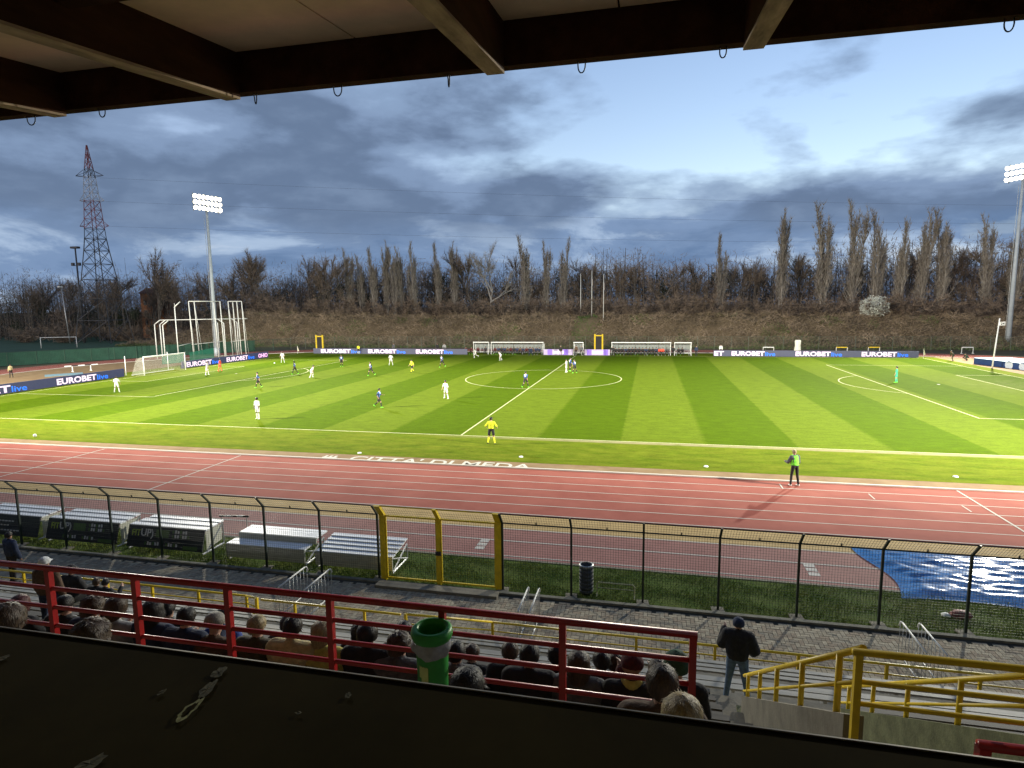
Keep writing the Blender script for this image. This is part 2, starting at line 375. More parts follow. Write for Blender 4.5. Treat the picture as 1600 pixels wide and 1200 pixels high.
# paving in front of the stand: herringbone blocks, the nearest as single objects
pave = sheet('paving', [(-40, -56.62), (45, -56.62), (45, -53.82), (-40, -53.82)], -0.012, M('paving joint', (0.05, 0.048, 0.035), 0.95, 0.3, 5.0))
MB().box((-40, -53.82, -0.05), (45, -53.68, 0.05)).build('kerb', M('kerb stone', (0.16, 0.155, 0.12), 0.9, 0.3, 4.0, 0.4), pave)
pav_m = [M('paver %d' % i, c, 0.9, 0.25, 9.0, 0.3, 50) for i, c in enumerate([(0.30, 0.26, 0.185), (0.24, 0.205, 0.15), (0.345, 0.30, 0.215), (0.27, 0.215, 0.15)])]
U = 0.115; g = 0.006; slots = []
for j in range(-46, 54):
    for i in range(2*j-17, 2*j+17):
        ox, oy = i+2*j, i-2*j
        for (x0, y0, x1, y1) in ((0, 0, 2, 1), (2, -1, 3, 1)):
            ax, ay, bx_, by_ = (ox+x0)*U+5, (oy+y0)*U-55.2, (ox+x1)*U+5, (oy+y1)*U-55.2
            if ax > -13 and bx_ < 27 and ay > -56.62 and by_ < -53.83: slots.append((ax, ay, bx_, by_))
slots.sort(key=lambda q: (q[0]-12.3)**2+(q[1]+70.7)**2)
vis = [q for q in slots if (q[1] < -53.9 and 11.0 < q[0] < 19.0 and q[1] < -54.6)]
single = set(vis[:300]) if len(vis) >= 300 else set(slots[:300])
base_pavers = {}
for q in slots:
    if q in single:
        hor = (q[2]-q[0]) > (q[3]-q[1]); k = (hor, random.randrange(4))
        if k not in base_pavers:
            w, h = ((2*U, U) if hor else (U, 2*U)); base_pavers[k] = MB().box((g, g, -0.02), (w-g, h-g, 0.0)).mesh('paver', pav_m[k[1]])
        link('paver', base_pavers[k], pave, (q[0], q[1], random.uniform(-0.003, 0.003)))
rest = MB()
for q in slots:
    if q not in single:
        z = random.uniform(-0.003, 0.003); rest.box((q[0]+g, q[1]+g, -0.02), (q[2]-g, q[3]-g, z), random.randrange(4), bottom=False)
stuff(rest.build('paver_field', pav_m, pave))

# ------------------------------------------------------------------ bank and wood behind the far straight
def smooth01(a, b, x):
    t = np.clip((x-a)/(b-a), 0, 1); return t*t*(3-2*t)
def bank_z(x, y):
    x = np.asarray(x, dtype=float); y = np.asarray(y, dtype=float)
    h = 5.9+1.1*np.exp(-((x+78)/22)**2)-0.7*smooth01(20, 80, x)
    left = smooth01(-112, -84, x)
    toe = 49.8+0.5*np.sin(x*0.11)
    bumps = 0.25*np.sin(x*0.7+y*0.5)*np.sin(x*0.23-y*0.9)+0.2*np.sin(x*1.7+1.3*y)
    s = smooth01(toe, toe+9.5, y)
    return s*left*(h+bumps)+0.0*y
nx, ny = 300, 40
xs = np.linspace(-160, 190, nx); ys = np.concatenate([np.linspace(49.0, 62, 26), np.linspace(64, 160, ny-26)])
gx, gy = np.meshgrid(xs, ys); gz = bank_z(gx, gy)-0.03
V = np.stack([gx, gy, gz], -1).reshape(-1, 3)
idx = np.arange(nx*ny).reshape(ny, nx); F = np.stack([idx[:-1, :-1], idx[:-1, 1:], idx[1:, 1:], idx[1:, :-1]], -1).reshape(-1, 4)
bank_m = M('bank earth', (0.085, 0.062, 0.034), 0.95, 0.3, 0.35, 0.8, 3, col2=(0.15, 0.11, 0.065), detail=12)
structure(link('bank', mesh_np('bank', V, F, bank_m, True)))
# brambles and dead grass on the bank
def scatter(n, x0, x1, y0, y1): return rng.uniform(x0, x1, n), rng.uniform(y0, y1, n)
def scrub(name, n, x0, x1, y0, y1, ln, w, mat, label, cond=None, up=0.5):
    x, y = scatter(n, x0, x1, y0, y1)
    if cond is not None: k = cond(x, y); x, y = x[k], y[k]
    n = len(x); cl = 0.5+0.5*np.sin(x*0.9+np.sin(y*1.3)*2)*np.sin(y*0.8+x*0.31)
    P0 = np.stack([x, y, bank_z(x, y)+rng.uniform(-0.05, 0.35, n)*(0.4+cl)+(0.9*cl**3*rng.random(n) if up < 1 else 0)], 1)
    d = rng.normal(size=(n, 3)); d[:, 2] = np.abs(d[:, 2])*up+0.1; d /= np.linalg.norm(d, axis=1, keepdims=True)
    o = stuff(link(name, blades_mesh(name, P0, P0+d*(ln*(0.4+0.9*rng.random(n))*(0.5+cl))[:, None], w*(0.5+rng.random(n)), mat))); o['label'] = label
br1 = M('bramble brown', (0.095, 0.072, 0.045), 0.9, 0.3, 0.30, col2=(0.37, 0.28, 0.19), detail=10)
br2 = M('dead grass', (0.16, 0.125, 0.06), 0.9, 0.3, 0.2, col2=(0.24, 0.19, 0.10), detail=8)
gr1 = M('bank grass', (0.07, 0.12, 0.028), 0.9, 0.3, 0.3, col2=(0.12, 0.17, 0.045), detail=8)
path = lambda x, y: (np.abs(x+1.6-0.12*(y-50)) < 2.2)
scrub('bramble_scrub', 90000, -112, 130, 50.5, 63, 1.0, 0.035, br1, 'brown leafless brambles covering the bank behind the far straight', lambda x, y: ~path(x, y))
scrub('dead_grass', 26000, -112, 130, 49.6, 63, 0.7, 0.03, br2, 'pale dead grass between the brambles on the bank', lambda x, y: ~path(x, y))
scrub('bank_grass', 60000, -112, 130, 49.3, 60, 0.5, 0.04, gr1, 'green grass along the foot of the bank and up its path', lambda x, y: path(x, y) | (y < 52.2+1.6*np.sin(x*0.21)+0.9*np.sin(x*0.63)) | ((np.sin(x*0.37+y*0.6)+np.sin(x*0.13-y*0.9+2)+np.sin(x*0.71+1)) > 1.35), up=1.2)

# ------------------------------------------------------------------ grandstand
XS0, XS1 = -24.0, 42.0
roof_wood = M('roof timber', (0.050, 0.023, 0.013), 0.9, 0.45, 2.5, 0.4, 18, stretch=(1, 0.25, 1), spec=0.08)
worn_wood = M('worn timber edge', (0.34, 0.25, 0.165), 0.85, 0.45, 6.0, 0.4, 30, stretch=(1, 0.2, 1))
ceil_m = M('ceiling board', (0.74, 0.57, 0.40), 0.85, 0.12, 1.2)
stand = thing('grandstand', 'dark roofed concrete grandstand that the picture is taken from', 'grandstand')
tier = MB()
rows = []                                  # (front y, back y, floor z)
z = 4.06; y = -65.6
while z > 1.5:
    rows.append((y+0.8, y, z)); tier.box((XS0, y, -0.05), (13.78, y+0.8, z)); tier.box((15.32, y, -0.05), (XS1, y+0.8, z))
    z -= 0.4; y += 0.8
# landing, lower tiers, deck and the upper deck the camera stands on
tier.box((XS0, -60.0, -0.05), (XS1, -59.18, 1.2))
tier.box((XS0, -59.18, -0.05), (XS1, -57.85, 0.72)); tier.box((XS0, -57.85, -0.05), (XS1, -56.63, 0.3))
tier.box((XS0, -69.4, -0.05), (13.78, -66.22, 5.15)); tier.box((15.32, -69.4, -0.05), (XS1, -66.22, 5.15)); tier.box((XS0, -66.22, -0.05), (13.78, -65.6, 4.06)); tier.box((15.32, -66.22, -0.05), (XS1, -65.6, 4.06)); tier.box((13.78, -69.4, -0.05), (15.32, -66.4, 5.15))
tier.box((XS0, -68.6, 5.15), (13.3, -67.4, 5.48))
tier.box((XS0, -78, -0.05), (XS1, -69.44, 7.02))
tier.build('terrace', concrete, stand)
st = MB(); n = 12
for k in range(n):
    y1 = -66.4+k*(6.4/n); zt = 5.15-(k+1)*(3.95/(n+1)); st.box((13.92, y1, -0.05), (15.18, y1+6.4/n, zt))
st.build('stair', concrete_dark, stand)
for x in (13.78, 15.18):
    w = MB(); pr_ = [(-66.0, 5.55), (-61.4, 2.60), (-61.4, -0.05), (-66.0, -0.05)]
    v = [(x, a, b) for a, b in pr_]+[(x+0.14, a, b) for a, b in pr_]; k = len(pr_)
    w.add(v, [tuple(range(k)), tuple(range(2*k-1, k-1, -1))]+[(i, k+i, k+(i+1) % k, (i+1) % k) for i in range(k)])
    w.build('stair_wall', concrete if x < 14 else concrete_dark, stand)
# parapet in front of the camera: a wide dark top with a bare metal edge
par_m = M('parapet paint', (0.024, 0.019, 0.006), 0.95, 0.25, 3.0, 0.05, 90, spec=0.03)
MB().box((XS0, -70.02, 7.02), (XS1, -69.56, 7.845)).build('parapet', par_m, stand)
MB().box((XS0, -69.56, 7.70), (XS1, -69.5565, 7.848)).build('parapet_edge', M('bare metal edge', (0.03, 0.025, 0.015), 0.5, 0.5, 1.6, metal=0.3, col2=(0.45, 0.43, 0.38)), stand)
drop_m = M('dropping', (0.03, 0.028, 0.012), 0.9, 0.5, 90.0, col2=(0.085, 0.078, 0.036))
drop2_m = M('dropping rim', (0.10, 0.10, 0.03), 0.9, 0.4, 70.0, col2=(0.26, 0.27, 0.12))
def splat(cx, cy, length, width, ang, m, seed, hole=False):
    r = random.Random(seed); n = 18; v = []; f = []
    for i in range(n):
        t = 2*math.pi*i/n; q = 0.75+0.45*r.random()
        for s in ((0.62, 1.0) if hole else (0.05, 1.0)):
            a, b = length*0.5*math.cos(t)*q*s, width*0.5*math.sin(t)*q*s
            v.append((cx+a*math.cos(ang)-b*math.sin(ang), cy+a*math.sin(ang)+b*math.cos(ang), 7.8475+0.001*r.random()))
    f = [(2*i, 2*((i+1) % n), 2*((i+1) % n)+1, 2*i+1)[::-1] for i in range(n)]
    MB().add(v, f).build('dropping', m, stand)
for a in [(11.385, -69.615, 0.045, 0.026, 1.75, drop_m, 1, False), (11.402, -69.672, 0.06, 0.024, 1.7, drop_m, 2, False), (11.413, -69.738, 0.075, 0.026, 1.6, drop2_m, 3, True), (11.347, -69.90, 0.06, 0.03, 1.2, drop_m, 4, False), (11.315, -69.70, 0.02, 0.012, 1.3, drop_m, 5, False), (11.705, -69.63, 0.02, 0.012, 1.9, drop_m, 6, False), (11.634, -69.70, 0.014, 0.01, 0.2, drop_m, 7, False), (10.85, -69.67, 0.03, 0.02, 1.0, drop_m, 8, False)]: splat(*a)
# roof: rafters rising to the front, a deep front beam, boarded ceiling, hooks along the edge
def roof_z(y): return 11.46+0.114*(y+63.0)
FB = -63.0
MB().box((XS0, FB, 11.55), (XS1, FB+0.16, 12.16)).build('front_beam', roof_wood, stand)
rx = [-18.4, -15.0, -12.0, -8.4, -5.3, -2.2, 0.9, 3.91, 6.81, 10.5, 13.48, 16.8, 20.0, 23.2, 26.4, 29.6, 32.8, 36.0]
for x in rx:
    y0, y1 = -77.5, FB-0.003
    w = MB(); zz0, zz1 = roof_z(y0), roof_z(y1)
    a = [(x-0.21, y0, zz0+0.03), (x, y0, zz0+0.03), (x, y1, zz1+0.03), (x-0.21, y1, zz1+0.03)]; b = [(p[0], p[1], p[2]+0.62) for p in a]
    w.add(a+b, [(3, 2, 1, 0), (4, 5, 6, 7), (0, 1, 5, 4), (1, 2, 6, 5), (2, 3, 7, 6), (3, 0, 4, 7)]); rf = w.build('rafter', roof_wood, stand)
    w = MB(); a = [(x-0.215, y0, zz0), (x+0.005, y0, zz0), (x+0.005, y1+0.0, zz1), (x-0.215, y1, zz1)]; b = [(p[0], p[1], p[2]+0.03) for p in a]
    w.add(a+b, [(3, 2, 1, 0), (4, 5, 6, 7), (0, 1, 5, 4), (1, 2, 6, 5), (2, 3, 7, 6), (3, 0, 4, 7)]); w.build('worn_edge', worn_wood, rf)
for i, (xa, xb) in enumerate(zip(rx[:-1], rx[1:])):
    for k in range(12):
        ya, yb = -77.5+(k//2)*2.417, -77.5+(k//2+1)*2.417-0.035; xm = (xa+xb-0.21)/2; u0, u1 = ((xa+0.003, xm-0.012) if k % 2 else (xm+0.012, xb-0.213))
        w = MB(); v = [(u0, ya, roof_z(ya)+0.60), (u1, ya, roof_z(ya)+0.60), (u1, yb, roof_z(yb)+0.60), (u0, yb, roof_z(yb)+0.60)]
        w.add(v+[(p[0], p[1], p[2]+0.04) for p in v], [(3, 2, 1, 0), (4, 5, 6, 7), (0, 1, 5, 4), (1, 2, 6, 5), (2, 3, 7, 6), (3, 0, 4, 7)]); w.build('ceiling_board', ceil_m, stand)
    for yb in (-65.6, -70.2, -74.8):
        MB().box((xa+0.004, yb-0.07, roof_z(yb)+0.34), (xb-0.214, yb+0.07, roof_z(yb)+0.585)).build('purlin', roof_wood, stand)
v = [(XS0-0.5, -78.6, roof_z(-78.6)+0.72), (XS1+0.5, -78.6, roof_z(-78.6)+0.72), (XS1+0.5, FB+0.4, roof_z(FB+0.4)+0.72), (XS0-0.5, FB+0.4, roof_z(FB+0.4)+0.72)]
MB().add(v+[(p[0], p[1], p[2]+0.06) for p in v], [(3, 2, 1, 0), (4, 5, 6, 7), (0, 1, 5, 4), (1, 2, 6, 5), (2, 3, 7, 6), (3, 0, 4, 7)]).build('roof_sheet', M('roof sheet', (0.16, 0.15, 0.14), 0.6), stand)
MB().box((XS0, -78.4, -0.05), (XS1, -78.0, 10.4)).build('unseen_back_wall', M('added stand wall', (0.26, 0.24, 0.20), 0.9), stand)  # unseen wall behind the camera, added to darken the parapet and roof underside
for i, (x, r_, sx) in enumerate([(3.17, 0.075, 1), (4.46, 0.06, 0.9), (6.99, 0.075, 0.35), (8.22, 0.075, 0.8), (9.76, 0.09, 0.18), (11.44, 0.075, 0.6), (13.06, 0.06, 0.6), (15.9, 0.07, 0.6)]):
    h = MB(); pts = [(x-r_*sx, FB+0.08, 11.55)]+[(x-r_*sx*math.cos(t), FB+0.08+0.3*(1-sx)*r_*math.cos(t), 11.50-r_*1.15*math.sin(t)) for t in np.linspace(0, math.pi, 9)]+[(x+r_*sx, FB+0.08, 11.55)]
    h.path(pts, 0.008, 6).build('hook', black_plastic, stand)

# rails on the deck in front of the camera
def rail(name, label, mat, pts_x, y, ztop, bars, z0, tr=0.028, br=0.02, pr=0.026, group=None):
    t = thing(name, label, 'railing', (0, 0, 0), 0, group)
    MB().tube((pts_x[0]-0.03, y, ztop), (pts_x[-1]+0.03, y, ztop), tr, n=12).build('top_rail', mat, t, True)
    for dz in bars: MB().tube((pts_x[0], y, ztop-dz), (pts_x[-1], y, ztop-dz), br, n=10).build('bar', mat, t, True)
    for x in pts_x: MB().box((x-pr, y-pr, z0), (x+pr, y+pr, ztop-0.01)).build('post', mat, t)
    return t
YR, ZR = -66.29, 8.645-0.5515*4.4
RAIL_X = [1.7, 2.7, 3.7, 4.7, 5.7, 6.76, 7.74, 8.71, 9.7, 10.7, 11.68, 12.65]
rail('railing', 'red painted tube railing with three lower bars in front of the seated crowd', red_paint, RAIL_X, YR, ZR, (0.20, 0.39, 0.575), 5.15)
rail('railing', 'red railing end at the bottom right corner beside the stairs', red_paint, [14.50, 15.9, 17.3, 18.7], YR-0.12, ZR-0.50, (0.22, 0.42), 5.15, tr=0.035, pr=0.035)
yr_ = thing('railing', 'thick bright yellow railing along the deck at the right', 'railing')
MB().tube((13.72, YR, ZR), (19.5, YR, ZR), 0.025, n=12).build('top_rail', yellow_paint, yr_, True)
for dz in (0.22, 0.385): MB().tube((13.76, YR, ZR-dz), (19.5, YR, ZR-dz), 0.017, n=10).build('bar', yellow_paint, yr_, True)
for x in (13.76, 16.6, 19.4): MB().box((x-0.024, YR-0.024, 5.15), (x+0.024, YR+0.024, ZR-0.01)).build('post', yellow_paint, yr_)
# sloping stair handrails standing on the stair walls
def stair_rail(label, x):
    t = thing('handrail', label, 'handrail')
    zt = lambda y: 9.26-0.678*(y+70.693)
    ya, yb = -66.1, -61.15
    MB().tube((x, ya, zt(ya)), (x, yb, zt(yb)), 0.027, n=10).build('top_rail', yellow_paint, t, True)
    MB().tube((x, ya, zt(ya)-0.26), (x, yb, zt(yb)-0.26), 0.018, n=8).build('bar', yellow_paint, t, True)
    for y in (-65.6, -64.5, -63.4, -62.4, -61.5): MB().tube((x, y, zt(y)-0.60), (x, y, zt(y)), 0.027, n=10).build('post', yellow_paint, t, True)
stair_rail('sloping yellow handrail down the left side of the stairs', 13.85)
stair_rail('sloping yellow handrail down the right side of the stairs', 15.25)
# low yellow barrier between the stand and the paving, opening at the stairs
def barrier(label, xs, ends):
    t = thing('barrier', label, 'barrier', (0, 0, 0), 0, 'yellow barriers along the front of the stand')
    y = -56.72
    MB().tube((xs[0], y, 0.71+0.02), (xs[-1], y, 0.73), 0.03, n=10).build('top_rail', yellow_paint, t, True)
    MB().tube((xs[0], y, 0.49), (xs[-1], y, 0.49), 0.018, n=8).build('bar', yellow_paint, t, True)
    for x in xs: MB().box((x-0.03, y-0.03, 0.0 if False else 0.3), (x+0.03, y+0.03, 0.73)).build('post', yellow_paint, t)
    for (x0, x1) in ends:
        for dz, r_ in ((0.0, 0.028), (0.22, 0.018), (0.42, 0.018)): MB().tube((x0, y, 0.73-dz), (x1, -59.1, 2.05-dz), r_, n=8).build('sloping_rail', yellow_paint, t, True)
        MB().box((x1-0.03, -59.13, 1.2), (x1+0.03, -59.07, 2.06)).build('post', yellow_paint, t)
barrier('yellow tube barrier in front of the lower benches at the left', [-14+1.55*i for i in range(11)], [(1.5, 3.6)])
barrier('yellow tube barrier in front of the lower benches at the right of the opening', [8.55, 10.3, 12.1, 13.9, 15.7, 17.5, 19.3, 21.1, 22.9, 24.7], [(8.55, 7.25)])
t = thing('barrier', 'short yellow barrier across the opening behind the seated people', 'barrier', (0, 0, 0), 0, 'yellow barriers along the front of the stand')
for dz in (0, 0.3): MB().tube((3.75, -59.14, 2.05-dz), (7.15, -59.14, 2.05-dz), 0.026, n=8).build('bar', yellow_paint, t, True)
for x in (4.6, 6.3): MB().box((x-0.025, -59.165, 1.2), (x+0.025, -59.115, 2.05)).build('post', yellow_paint, t)
# grey balustrades of the steps between paving and stand
def balustrade(x, label, y0=-54.75, y1=-56.5):
    t = thing('balustrade', label, 'railing', (x, 0, 0), 0, 'grey balustrades of the steps')
    y0 = -55.0
    MB().path([(0, y0, 0.80), (0, y0-0.06, 0.92), (0, y0-0.16, 0.95), (0, y1, 0.95)], 0.02, 8).build('top_rail', grey_white, t, True)
    for k in range(9): MB().tube((0, y0-0.05-k*0.18, 0.02), (0, y0-0.05-k*0.18, 0.92), 0.007, n=6).build('baluster', galv, t, True)
    MB().tube((0, y0, 0.12), (0, y1, 0.12), 0.014, n=6).build('bottom_rail', galv, t, True)
for x, lb in ((2.35, 'left one of the grey balustrades beside the opening of the yellow barrier'), (3.15, 'right one of the grey balustrades beside the opening of the yellow barrier'), (9.15, 'left of two white topped balustrades behind the middle of the red railing'), (9.45, 'right of two white topped balustrades behind the middle of the red railing'), (18.35, 'left balustrade behind the thick yellow railing'), (18.75, 'right balustrade behind the thick yellow railing')): balustrade(x, lb)
# benches on the terrace rows
slat_m = M('bench slat', (0.31, 0.295, 0.25), 0.6, 0.15, 4.0, stretch=(0.3, 2, 2))
shaded_slat = M('shaded bench slat', (0.10, 0.088, 0.068), 0.7, 0.3, 4.0, stretch=(0.3, 2, 2))  # darker copy of the slat colour, with the shade of the rows painted in
def bench(label, x0, x1, y, z0, h=0.42, nsl=3, w=0.11, gap=0.05, m=None):
    t = thing('bench', label, 'bench', (0, 0, 0), 0, 'benches of the stand')
    for k in range(nsl): MB().box((x0, y+k*(w+gap), z0+h-0.04), (x1, y+k*(w+gap)+w, z0+h)).build('slat', m or slat_m, t)
    n = max(2, int((x1-x0)/1.6)); ww = nsl*(w+gap)
    for k in range(n):
        x = x0+0.3+(x1-x0-0.6)*k/(n-1); MB().box((x-0.03, y+0.05, z0), (x+0.03, y+ww-0.08, z0+h-0.042)).build('leg', galv, t)
words = ['first', 'second', 'third', 'fourth', 'fifth', 'sixth', 'seventh', 'eighth', 'ninth', 'tenth', 'eleventh', 'twelfth', 'thirteenth', 'fourteenth', 'fifteenth', 'sixteenth', 'seventeenth', 'eighteenth', 'nineteenth', 'twentieth']
for i, (yf, yb, z0) in enumerate(rows):
    bench('grey slatted bench on the %s row below the red railing' % words[i], XS0+1, 13.4, yb+0.03, z0, nsl=2, m=shaded_slat)
    bench('grey slatted bench right of the stairs on the %s row from the top' % words[i], 15.7, 26, yb+0.03, z0, nsl=2, m=shaded_slat)
bench('white slatted bench of the front row behind the yellow barrier', XS0+1, 26, -57.75, 0.3, nsl=3)
bench('pale bench of the second row below the landing', XS0+1, 26, -58.95, 0.72, nsl=2, w=0.16, gap=0.03)
bench('low bench on the deck just below the dark parapet', XS0+1, 13.2, -68.1, 5.48, h=0.40, nsl=2, m=shaded_slat)

# green litter bin hung on the red railing
bx0 = (10.672, -66.46)
t = thing('litter_bin', 'green plastic litter bin with a grey liner bag hanging at the red railing', 'bin', (bx0[0], bx0[1], 5.465))
binm = M('green bin plastic', (0.035, 0.27, 0.045), 0.45, 0.15, 5.0); bag_m = M('liner bag', (0.33, 0.33, 0.34), 0.4, 0.15, 20.0, 0.5, 25)
MB().lathe([(0.0, 0.0), (0.115, 0.0), (0.125, 0.45), (0.128, 0.62)], 28).build('body', binm, t, True)
MB().lathe([(0.100, 0.50), (0.104, 0.655), (0.118, 0.690), (0.142, 0.692), (0.160, 0.676), (0.164, 0.64), (0.152, 0.605), (0.125, 0.59)], 32).build('rim', binm, t, True)
bg = MB(); n = 36; v = []
for j, (r_, z_) in enumerate(((0.136, 0.60), (0.143, 0.583), (0.146, 0.56), (0.137, 0.525))):
    for i in range(n):
        a = 2*math.pi*i/n; q = 1+0.07*math.sin(5*a+j)+0.04*math.sin(11*a+2*j); dz = (0.035*math.sin(a-0.4)-0.01)*(j/3)
        v.append((r_*q*math.cos(a)*(1.10 if math.cos(a) < -0.5 else 1), r_*q*math.sin(a), z_+dz))
bg.add(v, [(j*n+i, j*n+(i+1) % n, (j+1)*n+(i+1) % n, (j+1)*n+i) for j in range(3) for i in range(n)]).build('liner_bag', bag_m, t, True)
MB().lathe([(0.0, 0.44), (0.05, 0.46), (0.098, 0.45)], 16).build('rubbish', M('rubbish', (0.10, 0.10, 0.09), 0.6, 0.6, 25.0), t, True)
lab = MB()
for i in range(4):
    a0, a1 = R(238+i*9), R(238+(i+1)*9); zb = 0.28 if i > 0 else 0.33
    lab.add([(0.1285*math.cos(a0), 0.1285*math.sin(a0), zb), (0.1285*math.cos(a1), 0.1285*math.sin(a1), zb-0.005), (0.1285*math.cos(a1), 0.1285*math.sin(a1), 0.415), (0.1285*math.cos(a0), 0.1285*math.sin(a0), 0.425)], [(0, 1, 2, 3)])
lab.build('sticker', M('sticker', (0.55, 0.60, 0.22), 0.6), t)
MB().box((-0.05, 0.12, 0.5), (0.05, 0.19, 0.54)).build('bracket', galv, t)

# ------------------------------------------------------------------ fence along the paving, with its yellow gate
def wires(w, h, pitch_x, pitch_z, r_, knee=None):
    P0, P1 = [], []
    for i in range(1, int(w/pitch_x)): P0.append((i*pitch_x, 0, 0.06)); P1.append((i*pitch_x, 0, h))
    for k in range(int((h-0.06)/pitch_z)+1): P0.append((0, 0.006, 0.06+k*pitch_z)); P1.append((w, 0.006, 0.06+k*pitch_z))
    if knee:
        dy, dz = knee
        for k in range(1, 4): P0.append((0, dy*k/4, h+dz*k/4)); P1.append((w, dy*k/4, h+dz*k/4))
        for i in range(1, int(w/pitch_x)): P0.append((i*pitch_x, 0, h)); P1.append((i*pitch_x, dy, h+dz))
    n = len(P0); return segs_mesh('mesh_panel', P0, P1, np.full(n, r_), np.full(n, r_), 3, dark_green)
YF = -53.55; KZ, TZ, TY = 2.15, 2.55, -0.36
fx_l = [-20.6, -18.55, -16.5, -14.45, -12.4, -10.35, -8.3, -6.25, -4.2, -2.13, -0.08, 1.95, 3.98]; fx_r = [8.05, 10.14, 12.22, 14.3, 16.36, 18.4, 20.45, 22.5, 24.6, 26.7, 28.8]
def fence(label, fx):
    t = thing('fence', label, 'fence', (0, 0, 0), 0, 'mesh fence along the paving')
    for x in fx:
        p = MB().box((x-0.03, YF-0.03, -0.02), (x+0.03, YF+0.03, KZ))
        a = [(x-0.03, YF-0.03, KZ), (x+0.03, YF-0.03, KZ), (x+0.03, YF+0.03, KZ), (x-0.03, YF+0.03, KZ)]; b = [(q[0], q[1]+TY, q[2]+TZ-KZ) for q in a]
        p.add(a+b, [(4, 5, 6, 7), (0, 1, 5, 4), (1, 2, 6, 5), (2, 3, 7, 6), (3, 0, 4, 7)]).build('post', dark_green, t)
        MB().cbox((x, YF, 0.02), (0.34, 0.30, 0.05), 0.1).build('footing', concrete, t)
    pm = wires(fx[1]-fx[0]-0.06, KZ, 0.075, 0.075, 0.0038, (TY, TZ-KZ))
    for xa, xb in zip(fx[:-1], fx[1:]):
        o = stuff(link('mesh_panel', pm, t, (xa+0.03, YF, 0))); o.scale.x = (xb-xa-0.06)/(fx[1]-fx[0]-0.06)
        MB().tube((xa+0.03, YF-0.02, KZ), (xb-0.03, YF-0.02, KZ), 0.022, n=6).build('rail', dark_green, t)
        MB().tube((xa+0.03, YF+TY, TZ), (xb-0.03, YF+TY, TZ), 0.018, n=6).build('rail', dark_green, t)
        MB().tube(((xa+xb)/2, YF-0.02, KZ), ((xa+xb)/2, YF-0.05, KZ+0.09), 0.02, n=6).build('clip', dark_green, t)
    return t
fence('dark green mesh fence with overhanging top, left of the yellow gate', fx_l)
fence('dark green mesh fence with overhanging top, right of the yellow gate', fx_r)
gt = thing('gate', 'yellow double gate of mesh panels in the near fence', 'gate')
gold = M('gate yellow', (0.66, 0.47, 0.01), 0.45, 0.2, 4.0, spec=0.45)
for x, w in ((4.16, 0.09), (6.02, 0.06), (7.93, 0.09)):
    p = MB().box((x-w, YF-0.06, 0.0), (x+w, YF+0.06, KZ))
    a = [(x-w, YF-0.06, KZ), (x+w, YF-0.06, KZ), (x+w, YF+0.06, KZ), (x-w, YF+0.06, KZ)]; b = [(q[0], q[1]+TY, q[2]+TZ-KZ) for q in a]
    p.add(a+b, [(4, 5, 6, 7), (0, 1, 5, 4), (1, 2, 6, 5), (2, 3, 7, 6), (3, 0, 4, 7)]).build('post', gold, gt)
for xa, xb in ((4.25, 5.96), (6.08, 7.84)):
    lf = MB()
    for z_ in (0.09, KZ-0.03): lf.box((xa, YF-0.025, z_-0.025), (xb, YF+0.025, z_+0.025))
    for x in (xa+0.02, xb-0.02): lf.box((x-0.02, YF-0.024, 0.115), (x+0.02, YF+0.024, KZ-0.055))
    lf_o = lf.build('leaf_frame', gold, gt)
    stuff(link('mesh_panel', wires(xb-xa-0.04, KZ-0.05, 0.075, 0.075, 0.0038, (TY, TZ-KZ)), lf_o, (xa+0.02, YF, 0.0)))
    MB().tube((xa, YF+TY, TZ), (xb, YF+TY, TZ), 0.018, n=6).build('rail', gold, gt)
MB().box((5.93, YF-0.10, 0.98), (6.11, YF-0.06, 1.10)).build('lock', black_plastic, gt)
tag(structure(MB().cbox((6.05, -53.98, 0.035), (3.9, 0.36, 0.11)).build('threshold', concrete)), 'concrete threshold below the yellow gate', 'step')

